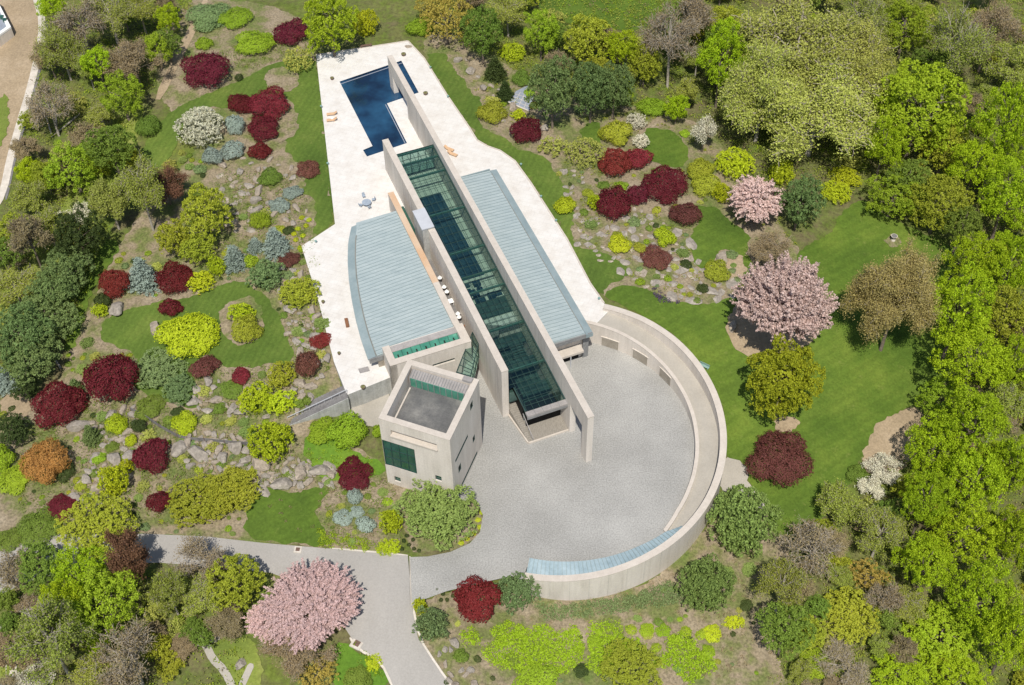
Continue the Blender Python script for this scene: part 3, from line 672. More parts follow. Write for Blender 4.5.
for i in range(22):
    s_ = 20.48 - i * .36; nl = -5.35 - .85 * (20.48 - s_) / 6.3; b.prism([L2(max(nl, -6.12), s_ - .36), L2(-4.72, s_ - .36), L2(-4.72, s_), L2(max(nl, -6.12), s_)], -.1, .12 + i * .09)
hp(b, 'side_stair', M['wood'])
b = MB()
b.bar((*L2(-4.66, 20.7), 1.0), (*L2(-4.66, 16.4), 2.3), .10, .12)
for i in range(5): s_ = 20.6 - i * 1.0; b.bar((*L2(-4.66, s_), .1), (*L2(-4.66, s_), 1.0 + (20.7 - s_) * .30), .06, .06)
hp(b, 'handrail', M['panelgrey'])
hp(MB().prism([L2(-6.4, 14.25), L2(-6.16, 14.25), L2(-5.38, 20.5), L2(-5.6, 20.6)], -.2, .35), 'stair_kerb', M['concrete_top'])
# right wing with zinc roof
hp(MB().lbox(2.42, 9.6, -33.0, 7.2, -.3, 6.6), 'wing_wall', M['concrete'])
def seamed(nm, outline_fn, s0, s1, zt, zb, mt, pitch=.52, thick=.28):
    pass
rz = lambda n_: 7.9 - (n_ - 2.42) * .05
hp(MB().prism([L2(2.43, -33.8), L2(9.3, -33.8), L2(9.3, 8.9), L2(2.43, 8.9)], [6.7] * 4, [rz(2.4), rz(9.3), rz(9.3), rz(2.4)]), 'zinc_roof', M['roof'])
hp(MB().prism([L2(9.36, -33.9), L2(10.6, -33.9), L2(10.6, 9.15), L2(9.36, 9.15)], 6.65, [rz(9.3) - .04, rz(10.6) - .12, rz(10.6) - .12, rz(9.3) - .04]), 'roof_edge', M['roof_trim'])
hp(MB().lbox(9.28, 9.38, -33.0, 7.8, 7.5, 7.60), 'gutter', M['gutter'])
hp(MB().lbox(2.43, 10.5, 8.9, 9.1, 6.62, 7.48), 'fascia', M['greyfascia'])
hp(MB().lbox(2.43, 9.3, -34.0, -33.82, 6.6, 7.88), 'fascia', M['roof_trim'])
b = MB(); s_ = -33.4
while s_ < 8.9: b.bar((*L2(2.45, s_), rz(2.4) + .03), (*L2(9.26, s_), rz(9.3) + .03), .07, .10); s_ += .74
hp(b, 'roof_seam', M['roof_trim'])
# garage door under the eave
hp(MB().lbox(5.0, 9.2, 7.2, 8.9, 2.9, 3.35), 'garage_canopy', M['concrete_top'])
hp(MB().lbox(5.2, 9.0, 7.22, 7.3, 0, 2.9), 'garage_door', M['dark'])
hp(MB().lbox(9.6, 10.6, 5.6, 7.6, -.2, 6.6), 'end_pier', M['greyfascia'])
hp(MB().lbox(6.9, 7.05, 8.6, 8.75, 0.0, 2.9), 'canopy_post', M['white'])
# left wing: fan-shaped zinc roof
arcp = [(-18.2, -29.8), (-19.9, -26.4), (-21.3, -22.2), (-22.4, -18.0), (-23.3, -13.5), (-24.0, -9.0), (-24.5, -4.5), (-24.75, 0.2)]
def arcn(s): 
    ss = [p[1] for p in arcp]; return float(np.interp(s, ss, [p[0] for p in arcp]))
def lz(n_): return 8.25 - (-10 - n_) * .085
ss = np.linspace(-29.6, .1, 24)
v = []; f = []
for s_ in ss:
    ns_ = np.linspace(arcn(s_) + 1.35, -10.02, 6) if s_ > -29.5 else np.linspace(arcn(s_) + 1.0, -10.02, 6)
    for n_ in ns_: v.append((*L2(n_, s_ + (n_ + 10) * .06 * (1 if s_ < -28 else 0)), lz(n_)))
for i in range(len(ss) - 1):
    for j in range(5): a = i * 6 + j; f.append([a, a + 1, a + 7, a + 6])
k = len(v); v += [(x, y, z - .45) for x, y, z in v[:]]
for fc in f[:]: f.append([c + k for c in fc][::-1])
for i in range(len(ss) - 1): a = i * 6; f.append([a, a + 6, a + 6 + k, a + k]); a += 5; f.append([a, a + 6, a + 6 + k, a + k])
for j in range(5): f.append([j, j + 1, j + 1 + k, j + k]); a = (len(ss) - 1) * 6 + j; f.append([a, a + 1, a + 1 + k, a + k])
rf = mesh_obj('zinc_roof', v, f, M['roof'], HS)
b = MB(); s_ = -29.0
while s_ < -.1:
    n0 = arcn(s_) + 1.5; b.bar((*L2(n0, s_), lz(n0) + .03), (*L2(-10.05, s_), lz(-10) + .03), .07, .10); s_ += .74
hp(b, 'roof_seam', M['roof_trim'])
b = MB(); g = MB()
for i in range(len(ss) - 1):
    a, c = ss[i], ss[i + 1]
    b.prism([L2(arcn(a), a), L2(arcn(a) + 1.33, a), L2(arcn(c) + 1.33, c), L2(arcn(c), c)], lz(-22) - .65, [lz(arcn(a)) - .16, lz(arcn(a) + 1.3) - .05, lz(arcn(c) + 1.3) - .05, lz(arcn(c)) - .16])
    if i > 1: g.bar((*L2(arcn(a) + 1.4, a), lz(arcn(a)) + .16), (*L2(arcn(c) + 1.4, c), lz(arcn(c)) + .16), .16, .14)
hp(b, 'roof_edge', M['roof_trim']); hp(g, 'gutter', M['gutter'])
wl = [L2(arcn(s_) + 1.6, s_) for s_ in np.linspace(-28.6, .2, 14)] + [L2(-10.0, .2), L2(-10.0, -28.4)]
hp(MB().prism(wl, 0, 6.4), 'wing_wall', M['tanpanel'])
hp(MB().lbox(-24.6, -22.3, .2, .4, 6.0, 7.0), 'fascia', M['greyfascia'])
# front block with a sunk strip of green glazing
b = MB(); Pq = [L2(-22.2, 0), L2(-22.2, 4.2), L2(-8.6, 4.2), L2(-8.6, 0)]
wall_holes(b, Pq[0], Pq[1], -1, 8.5, 1.1, [(.9, 1.5, 1.9, 4.3), (2.2, 2.6, .6, 2.2)])
wall_holes(b, Pq[1], Pq[2], -1, 8.5, 1.1, [(6.9, 10.7, 5.1, 5.75)])
b.lbox(-9.9, -8.6, 0, 3.1, -1, 8.5); b.lbox(-21.1, -9.9, .0, .12, -1, 8.3)
hp(b, 'front_block', M['concrete'])
hp(MB().lbox(-22.24, -21.05, 0, 4.24, 8.5, 8.62).lbox(-21.05, -9.95, 3.08, 4.24, 8.5, 8.62).lbox(-9.95, -8.56, 0, 4.24, 8.5, 8.62), 'wall_coping', M['concrete_top'])
hp(MB().prism([L2(-21.1, .12), L2(-9.9, .12), L2(-9.9, 1.1), L2(-21.1, 1.1)], 7.5, [8.3, 8.3, 8.0, 8.0]), 'metal_flashing', M['panelgrey'])
hp(MB().prism([L2(-21.1, 1.1), L2(-9.9, 1.1), L2(-9.9, 3.1), L2(-21.1, 3.1)], 6.8, [7.9, 7.9, 7.3, 7.3]), 'green_clerestory', M['greenglass'])
b = MB(); c2 = MB()
for i in range(8):
    n_ = -21.0 + i * 1.57; b.bar((*L2(n_, 1.12), 7.95), (*L2(n_, 3.06), 7.37), .06, .08)
    if i < 7: c2.bar((*L2(n_ + .8, 1.75), 7.78), (*L2(n_ + .8, 2.25), 7.64), .2, .12)
hp(b, 'glazing_bar', M['mullion']); hp(c2, 'window_vent', M['dark'])
for p0, p1, h_, dp in ((Pq[0], Pq[1], (.9, 1.5, 1.9, 4.3), .3), (Pq[0], Pq[1], (2.2, 2.6, .6, 2.2), .3), (Pq[1], Pq[2], (6.9, 10.7, 5.1, 5.75), .35)):
    pane(p0, p1, h_, dp, M['darkgreen'], HS)
# courtyard slit, chimney, parasols inside
hp(MB().lbox(-9.0, -7.25, -33.8, -2.9, ZT + .01, ZT + .06), 'courtyard_floor', M['slate'])
hp(MB().lbox(-9.0, -7.25, -3.0, -2.75, 1.5, ZT + .25), 'courtyard_parapet', M['brownw'])
hp(MB().lbox(-8.9, -7.4, -34.2, -25.5, ZT + .07, ZT + .16), 'water_channel', M['darkgreen'])
hp(MB().lbox(-8.3, -6.3, -24.5, -19.7, ZT, 11.75), 'chimney', M['grey_conc'])
hp(MB().lbox(-8.42, -6.2, -24.62, -19.6, 11.75, 11.95), 'chimney_cap', M['white'])
# glass link from tower to long wall
A_, B_ = (-9.9, -16.6), (-7.2, -17.0)
lk = [(-10.6, -14.8), (-7.6, -15.9), L2(-7.25, 4.4), L2(-7.25, .6)]
lk = [U(456.5, 372.5, 7), U(470.5, 376.5, 7), L2(-7.26, 3.9), L2(-7.26, 1.2)]
hp(MB().prism(lk, 3.4, 3.6), 'link_floor', M['floor_pale'])
hp(MB().prism(lk, 7.0, 7.04), 'link_glass_roof', M['glass'])
b = MB()
for i in range(4):
    p = lk[i]; q_ = lk[(i + 1) % 4]; b.bar((*p, 7.06), (*q_, 7.06), .14, .14); b.bar((*p, 3.6), (*p, 7.0), .1, .1)
for t_ in (.18, .36, .54, .72, .88):
    p = Vector(lk[1]).lerp(Vector(lk[2]), t_); q_ = Vector(lk[0]).lerp(Vector(lk[3]), t_); b.bar((*p, 7.07), (*q_, 7.07), .1, .1); b.bar((*p, 3.6), (*p, 7.0), .08, .08)
hp(b, 'link_frame', M['mullion'])
g2 = MB(); p, q_ = Vector(lk[1]), Vector(lk[2]); g2.bar((*p, 5.3), (*q_, 5.3), .05, 3.3); hp(g2, 'link_side_glass', M['glass'])
# ------------------------------------------------------------------ tower (part group on the house)
TA, TB, TC, TD = (-15.7, -16.8), (-5.0, -21.1), (-9.2, -32.15), (-19.6, -27.9)
TZ = 16.0
def inset(P, d_):
    c = np.mean(np.array(P), 0); out = []
    n = len(P)
    for i in range(n):
        a = np.array(P[i - 1]); b_ = np.array(P[i]); c_ = np.array(P[(i + 1) % n])
        e1 = (a - b_) / np.linalg.norm(a - b_); e2 = (c_ - b_) / np.linalg.norm(c_ - b_); out.append(tuple(b_ + (e1 + e2) * d_))
    return out
tb = MB(); hDC = [(0.02, 5.3, 4.65, 10.85), (1.7, 9.1, 12.75, 13.95), (1.25, 2.3, .8, 2.1), (8.3, 9.35, 4.6, 5.95)]
hCB = [(7.95, 8.95, 13.2, 14.6), (1.35, 6.4, 8.75, 9.35), (8.15, 9.0, 4.9, 6.2), (2.2, 3.2, 4.9, 6.4), (1.2, 9.6, .5, 1.1)]
wall_holes(tb, TD, TC, -1.5, TZ - .12, .9, hDC)
wall_holes(tb, TC, TB, -1.5, TZ - .12, .9, hCB)
wall_holes(tb, TB, TA, -1.5, TZ - .12, .9, []); wall_holes(tb, TA, TD, -1.5, TZ - .12, .9, [(9.9, 11.78, 4.65, 10.85)])
tw = hp(tb, 'tower', M['concrete']); tag(tw, 'square concrete tower with sunk roof deck')
IN = inset([TA, TB, TC, TD], .93); OUT = inset([TA, TB, TC, TD], -.03)
b = MB()
for i in range(4):
    j = (i + 1) % 4; b.prism([OUT[i], OUT[j], IN[j], IN[i]], TZ - .12, TZ)
hp(b, 'tower_coping', M['concrete_top'], tw)
IN2 = inset([TA, TB, TC, TD], .80)
b = MB()
for i in range(4):
    j = (i + 1) % 4; K = inset([TA, TB, TC, TD], .91); b.prism([IN2[i], IN2[j], K[j], K[i]], 12.6, TZ - .13)
hp(b, 'parapet_lining', M['concrete'], tw)
hp(MB().prism(IN2, 12.9, 13.5), 'roof_deck', M['deckroof'], tw)
def tq(a, c):  # bilinear in the tower top: a along A->B, c along A->D
    A2, B2, C2, D2 = [np.array(p) for p in (TA, TB, TC, TD)]
    return tuple((A2 * (1 - a) + B2 * a) * (1 - c) + (D2 * (1 - a) + C2 * a) * c)
hp(MB().prism([tq(.10, .10), tq(.90, .10), tq(.90, .23), tq(.10, .23)], 13.5, [15.6, 15.6, 15.3, 15.3]), 'clerestory_box', M['panelgrey'], tw)
hp(MB().prism([tq(.12, .231), tq(.88, .231), tq(.88, .24), tq(.12, .24)], 13.52, 15.25), 'clerestory_glass', M['greenglass'], tw)
b = MB()
for i in range(10):
    a = .12 + .76 * i / 9; p = tq(a, .244); b.bar((*p, 13.52), (*p, 15.3), .1, .1)
for i in range(22):
    a = .11 + .78 * i / 21; b.bar((*tq(a, .105), 15.62), (*tq(a, .228), 15.43), .07, .08)
hp(b, 'clerestory_bar', M['greyfascia'], tw)
hp(MB().prism([tq(.125, .29), tq(.145, .29), tq(.145, .91), tq(.125, .91)], 13.5, 13.9), 'roof_curb', M['concrete_top'], tw)
hp(MB().prism([tq(.80, .02), tq(.93, .02), tq(.93, .09), tq(.80, .09)], TZ + .002, TZ + .35), 'roof_hatch', M['panelgrey'], tw)
def tpane(p0, p1, h_, dp, mt, cols, rows): 
    w_ = pane(p0, p1, h_, dp, mt, tw, 'window', cols, rows); return w_
pane(TD, TC, (0.02, 5.3, 4.65, 10.85), .12, M['darkgreen'], tw, 'window', 4, 3)
pane(TA, TD, (9.9, 11.6, 4.65, 10.85), .2, M['darkgreen'], tw, 'window', 2, 3)
pane(TD, TC, hDC[2], .3, M['darkgreen'], tw); pane(TD, TC, hDC[3], .3, M['darkgreen'], tw)
for h_ in hCB[:4]: pane(TC, TB, h_, .07, M['dark'], tw)
pane(TC, TB, hCB[4], .07, M['dark'], tw)
hp(MB().prism([face_pt(TD, TC, 1.7, .75), face_pt(TD, TC, 9.1, .75), face_pt(TD, TC, 9.1, .85), face_pt(TD, TC, 1.7, .85)], 12.7, 13.95), 'slot_back', M['concrete'], tw)
hp(MB().prism([face_pt(TD, TC, 1.65, -.25), face_pt(TD, TC, 9.15, -.25), face_pt(TD, TC, 9.15, .72), face_pt(TD, TC, 1.65, .72)], 12.45, 12.76), 'slot_ledge', M['concrete_top'], tw)
# ------------------------------------------------------------------ garden stair left of the terrace
st = MB(); p0 = np.array(U(347, 393, ZT)); p1 = np.array(U(288, 421, .5)); dr = (p1 - p0); Ls = np.linalg.norm(dr); dr /= Ls; nr = np.array([-dr[1], dr[0]])
if nr[1] < 0: nr = -nr
zc = lambda t: ZT - .1 - 3.7 * t / Ls
def strip(mb, a, c, z_off, zb, k=1):
    q0 = p0 + nr * a; q1 = p0 + nr * c; e0 = q0 + dr * Ls; e1 = q1 + dr * Ls
    mb.prism([tuple(q0), tuple(e0), tuple(e1), tuple(q1)], zb, [zc(0) + z_off, zc(Ls) + z_off, zc(Ls) + z_off, zc(0) + z_off])
stair = MB(); K = 22
for i in range(K):
    a = Ls * i / K; c = Ls * (i + 1) / K; q = [p0 + dr * a + nr * .1, p0 + dr * c + nr * .1, p0 + dr * c + nr * 1.9, p0 + dr * a + nr * 1.9]
    stair.prism([tuple(x) for x in q], -1, zc(a) - .1)
stair.obj('garden_stair', M['slate'])['kind'] = 'structure'
sw = empty('stair_wall', (float(p0[0]), float(p0[1]), 0)); tag(sw, 'grey retaining wall stepping down beside the slate stair left of the tower', 'wall')
b = MB(); strip(b, -1.25, -.05, .25, -1.5); part(b, 'wall', M['grey_conc'], sw)
b = MB(); strip(b, -1.15, -.12, .30, .2); part(b, 'slate_top', M['slate'], sw)
b = MB(); b.bar((*(p0 + nr * .0), zc(0) + .95), (*(p0 + dr * Ls), zc(Ls) + .95), .09, .09)
for i in range(9): q = p0 + dr * (Ls * i / 8); b.bar((*q, zc(Ls * i / 8)), (*q, zc(Ls * i / 8) + .95), .05, .05)
part(b, 'handrail', M['white'], sw)

drape('plaza', [G(u, v)[:2] for u, v in [(346,409),(390,392),(386,425),(374,427),(360,425),(350,418)]], M['ramp'], .10)

# ------------------------------------------------------------------ vegetation builders
class LB:
    """leaf-card and twig collector (numpy)"""
    def __init__(s): s.V = []; s.Fn = 0
    def leaves(s, rg, pts, nrm, size, flat=.6, aspect=1.0):
        n = len(pts); r = rg.normal(size=(n, 3)); r /= np.linalg.norm(r, axis=1)[:, None]
        nn = nrm * flat + r * (1 - flat) * 1.3; nn /= np.linalg.norm(nn, axis=1)[:, None] + 1e-9
        t = np.cross(nn, rg.normal(size=(n, 3))); t /= np.linalg.norm(t, axis=1)[:, None] + 1e-9; b = np.cross(nn, t)
        sz = size * rg.uniform(.6, 1.25, n)[:, None]
        s.V.append(np.stack([pts - t * sz * .5, pts + b * sz * .38 * aspect, pts + t * sz * .5, pts - b * sz * .38 * aspect], 1).reshape(-1, 3))
    def sticks(s, A, B, w, rg):
        d_ = B - A; k = np.cross(d_, rg.normal(size=A.shape)); k /= np.linalg.norm(k, axis=1)[:, None] + 1e-9; k = k * w * .5
        s.V.append(np.stack([A - k, A + k, B + k * .5, B - k * .5], 1).reshape(-1, 3))
    def mesh(s, name, mt):
        V = np.concatenate(s.V).astype(np.float32); nq = len(V) // 4; me = bpy.data.meshes.new(name)
        me.vertices.add(len(V)); me.vertices.foreach_set('co', V.ravel()); me.loops.add(len(V)); me.polygons.add(nq)
        me.loops.foreach_set('vertex_index', np.arange(len(V), dtype=np.int32)); me.polygons.foreach_set('loop_start', np.arange(0, len(V), 4, dtype=np.int32))
        me.update(calc_edges=True); me.materials.append(mt); return me
def tube(mb, pts, rad, n=5):
    b = len(mb.v)
    for i, p in enumerate(pts):
        p = Vector(p); d_ = (Vector(pts[min(i + 1, len(pts) - 1)]) - Vector(pts[max(i - 1, 0)])).normalized()
        x = d_.orthogonal().normalized(); y = d_.cross(x)
        for k in range(n):
            a = 6.2832 * k / n; mb.v.append(tuple(p + (x * math.cos(a) + y * math.sin(a)) * rad[i]))
    for i in range(len(pts) - 1):
        for k in range(n): mb.f.append([b + i * n + k, b + i * n + (k + 1) % n, b + (i + 1) * n + (k + 1) % n, b + (i + 1) * n + k])
    mb.f.append([b + (len(pts) - 1) * n + k for k in range(n)])
def sph(rg, n, up=None):
    d_ = rg.normal(size=(n, 3)); d_ /= np.linalg.norm(d_, axis=1)[:, None]
    if up is not None: d_[:, 2] = np.where(d_[:, 2] < up, -d_[:, 2] * .6, d_[:, 2]); d_ /= np.linalg.norm(d_, axis=1)[:, None]
    return d_
def lobes(rg, R, k, lr, dome=False, jag=.12):
    """bough centres spread over an ellipsoid (golden spiral, jittered)"""
    i = np.arange(k) + .5; zz = 1 - i / k * (1.05 if dome else 1.55); th = i * 2.39996 + rg.uniform(0, 6)
    rr = np.sqrt(np.clip(1 - zz ** 2, 0, 1)); d_ = np.stack([rr * np.cos(th), rr * np.sin(th), zz], 1) + rg.normal(size=(k, 3)) * .10
    rad = R * lr * rg.uniform(.75, 1.25, k); c = d_ * (R - rad * .9)[:, None] * rg.uniform(1 - jag, 1 + jag, k)[:, None]
    return c, rad
# every crown is centred on the origin with radius about R; z is scaled later
def crown_leafy(rg, R, k, lr, clump, leaf, dens, dome=False, jag=.12, flat=.55, fill=.25):
    L = LB(); c, rad = lobes(rg, R, k, lr, dome, jag); P = []; Nn = []
    for ci, ri in zip(c, rad):
        nc = max(6, int(11 * (ri / clump) ** 2 * dens)); d_ = sph(rg, nc, -.25); q = ci + d_ * ri * rg.uniform(.82, 1.06, nc)[:, None]
        keep = np.ones(nc, bool)
        for cj, rj in zip(c, rad):
            if cj is not ci: keep &= ~(np.linalg.norm(q - cj, axis=1) < rj * .78)
        q = q[keep]; d_ = d_[keep]
        if not len(q): continue
        per = max(4, int(2.2 * (clump / leaf) ** 2)); cs = clump * rg.uniform(.7, 1.2, len(q))
        dd = sph(rg, len(q) * per).reshape(len(q), per, 3); dd = dd + d_[:, None, :] * .5; dd /= np.linalg.norm(dd, axis=2)[:, :, None]
        pp = q[:, None, :] + dd * (cs * .5)[:, None, None] * rg.uniform(.5, 1.05, (len(q), per, 1)); P.append(pp.reshape(-1, 3)); Nn.append(dd.reshape(-1, 3))
    P = np.concatenate(P); Nn = np.concatenate(Nn)
    if dome: P[:, 2] = np.maximum(P[:, 2], -.42 * R + rg.uniform(0, .1, len(P)) * R)
    L.leaves(rg, P, Nn, leaf, flat)
    if fill:  # inner leaves that close the view to the ground
        nf = int(fill * 26 * (R / leaf) ** 1.6); d_ = sph(rg, nf); pf = d_ * R * rg.uniform(.45, .78, nf)[:, None]
        if dome: pf[:, 2] = np.maximum(pf[:, 2], -.35 * R)
        L.leaves(rg, pf, d_, leaf * 2.0, .7)
    return L, c
def crown_globe(rg, R, leaf, dens=1.0, bumps=26, lrr=.26, stretch=0):
    """dense shrub: several uneven, tufted domes grown into one another"""
    L = LB(); ns = 1 if R < 1 else 6 + int(rg.integers(0, 3)); a0 = rg.uniform(0, 6.28)
    cs = [np.array([0, 0, .04 * R])]; rs = [R * (.95 if ns == 1 else .80)]
    for k in range(1, ns):
        a = a0 + 6.2832 * k / (ns - 1) + rg.uniform(-.35, .35); r_ = R * rg.uniform(.44, .60); o_ = (R * rg.uniform(1.0, 1.12) - r_)
        cs.append(np.array([math.cos(a) * o_, math.sin(a) * o_, rg.uniform(-.12, .28) * R])); rs.append(r_)
    P = []; D = []
    for c, r_ in zip(cs, rs):
        n = int(24 * (r_ / leaf) ** 2 * dens); d_ = sph(rg, n, -.25); nt_ = max(12, int(bumps * 1.6 * (r_ / R) ** 1.2 + 14 * r_)); tf = sph(rg, nt_); td = (d_ @ tf.T).max(1); sp = 1.9 / math.sqrt(nt_)
        fine = np.clip(1 - np.arccos(np.clip(td, -1, 1)) / sp, 0, 1)
        rr = r_ * (.80 + .26 * fine) * np.where(rg.random(n) < .05, rg.uniform(1.02, 1.10, n), rg.uniform(.94, 1.04, n)); p = c + d_ * rr[:, None]; keep = p[:, 2] > -.42 * R
        for c2, r2 in zip(cs, rs):
            if c2 is not c: keep &= np.linalg.norm(p - c2, axis=1) > r2 * .80
        P.append(p[keep]); D.append(d_[keep]); nf = n // 5; df = sph(rg, nf, -.3); P.append(c + df * r_ * rg.uniform(.6, .8, nf)[:, None]); D.append(df)
    L.leaves(rg, np.concatenate(P), np.concatenate(D), leaf, .66); return L, None
def crown_spruce(rg, R, leaf):
    """whorls of drooping branches, tip at z=+R"""
    L = LB(); P = []; Nn = []
    for w_ in range(9):
        z0 = R * (1 - 1.9 * w_ / 9); br = R * (.10 + .95 * (w_ + .6) / 9); nb = 5 + w_
        for k in range(nb):
            a = 6.2832 * (k + rg.uniform(-.3, .3)) / nb + w_ * 1.3; ln = br * rg.uniform(.8, 1.12); m_ = max(6, int(ln / leaf * 3.0)); t = rg.uniform(.1, 1, m_)
            cen = np.stack([np.cos(a) * t * ln, np.sin(a) * t * ln, z0 - t * ln * .28 + .1 * R * t ** 3], 1); per = 9
            off = rg.normal(size=(m_, per, 3)) * np.array([1, 1, .55]) * leaf * (.55 + .6 * (1 - t[:, None, None]))
            P.append((cen[:, None] + off).reshape(-1, 3)); nn = off + np.array([0, 0, leaf * .8]); Nn.append((nn / (np.linalg.norm(nn, axis=2)[:, :, None] + 1e-6)).reshape(-1, 3))
    L.leaves(rg, np.concatenate(P), np.concatenate(Nn), leaf, .5, .7); return L, None
def crown_cherry(rg, R, leaf, droop=0.0):
    """short blossom sleeves fanning out from many boughs"""
    L = LB(); nb = int(60 + 20 * R * R); d_ = sph(rg, nb, -.15); P = []; Nn = []
    bough = sph(rg, 14, -.1)
    for k in range(nb):
        bd = bough @ d_[k]; near = bough[np.argmax(bd)]; rr0 = rg.uniform(.45, .84) * (1 if k % 3 else .8) * (.72 + .34 * min(1, max(0, (bd.max() - .70) / .25))); s0 = d_[k] * rr0 * R
        dr_ = d_[k] * .8 + near * .35 + rg.normal(size=3) * .38; dr_ /= np.linalg.norm(dr_); ln = min(rg.uniform(.18, .34) * R, 1.05 * R - rr0 * R + .12 * R); m_ = max(4, int(ln / leaf * 2.3)); t = np.linspace(0, 1, m_)
        c = s0 + dr_ * (t * ln)[:, None]; c[:, 2] += (.10 - droop) * ln * t ** 2 * 1.5; per = 8; off = rg.normal(size=(m_, per, 3)) * leaf * .5 * (1.1 - .5 * t)[:, None, None]
        P.append((c[:, None] + off).reshape(-1, 3)); nn = off + d_[k] * leaf * .35; Nn.append((nn / (np.linalg.norm(nn, axis=2)[:, :, None] + 1e-6)).reshape(-1, 3))
    L.leaves(rg, np.concatenate(P), np.concatenate(Nn), leaf * .9, .55); return L, bough * R * .75
def limbs(rg, R, zbase, ends, r0, mb=None):
    """trunk and main boughs; ends are bough tips; ground at zbase"""
    mb = mb or MB(); fork = Vector((0, 0, zbase + (-.35 * R - zbase) * .8)); lean = Vector((rg.normal() * .05 * R, rg.normal() * .05 * R, 0))
    top = Vector((0, 0, .55 * R)) + lean; pts = [Vector((0, 0, zbase - .3)), Vector((0, 0, zbase)) + lean * .1, fork + lean * .4, Vector((0, 0, .1 * R)) + lean * .8, top]
    tube(mb, pts, [r0 * 1.35, r0, r0 * .75, r0 * .5, r0 * .15], 7); out = []
    for e in ends:
        e = Vector([float(x) for x in e]); a = pts[2].lerp(pts[4], max(0, min(.75, .25 + .5 * (e.z / R)))); md = a.lerp(e, .5) + Vector((rg.normal(), rg.normal(), rg.normal())) * .06 * R + Vector((0, 0, .05 * R))
        tube(mb, [a, md, e], [r0 * .42, r0 * .26, r0 * .09], 4); out.append((a, md, e))
    return mb, out
def twig_tree(rg, R, zbase, r0, n_end=16, sub=6, tw=7, tww=.045, dens=1.0, sprawl=.9):
    """open branching: returns branch mesh builder, twig collector and the twig tips"""
    d_ = sph(rg, n_end, -.15); ends = d_ * R * rg.uniform(.5, .95, n_end)[:, None]; mb, segs = limbs(rg, R, zbase, ends, r0)
    L = LB(); tips = []; A = []; B = []
    for (a, md, e) in segs:
        for k in range(sub):
            t = rg.uniform(.3, 1); p = md.lerp(e, (t - .3) / .7) if t > .4 else a.lerp(md, .8); dirv = Vector(rg.normal(size=3)).normalized() * .8 + e.normalized() * sprawl
            q_ = p + dirv.normalized() * R * rg.uniform(.18, .36); tube(mb, [p, p.lerp(q_, .5) + Vector(rg.normal(size=3)) * .02 * R, q_], [r0 * .13, r0 * .09, r0 * .045], 3)
            m_ = int(tw * dens)
            for j in range(m_):
                s0 = np.array(p.lerp(q_, rg.uniform(.2, 1))); dv = rg.normal(size=3) * .7 + np.array(e.normalized()) * .6; dv /= np.linalg.norm(dv); s1 = s0 + dv * R * rg.uniform(.08, .2)
                A.append(s0); B.append(s1); s2 = s1 + (dv + rg.normal(size=3) * .5) * R * .07; A.append(s1); B.append(s2); tips += [s1, s2, (s0 + s1) / 2]
    L.sticks(np.array(A), np.array(B), tww * (R / 4) ** .5, rg); return mb, L, np.array(tips)

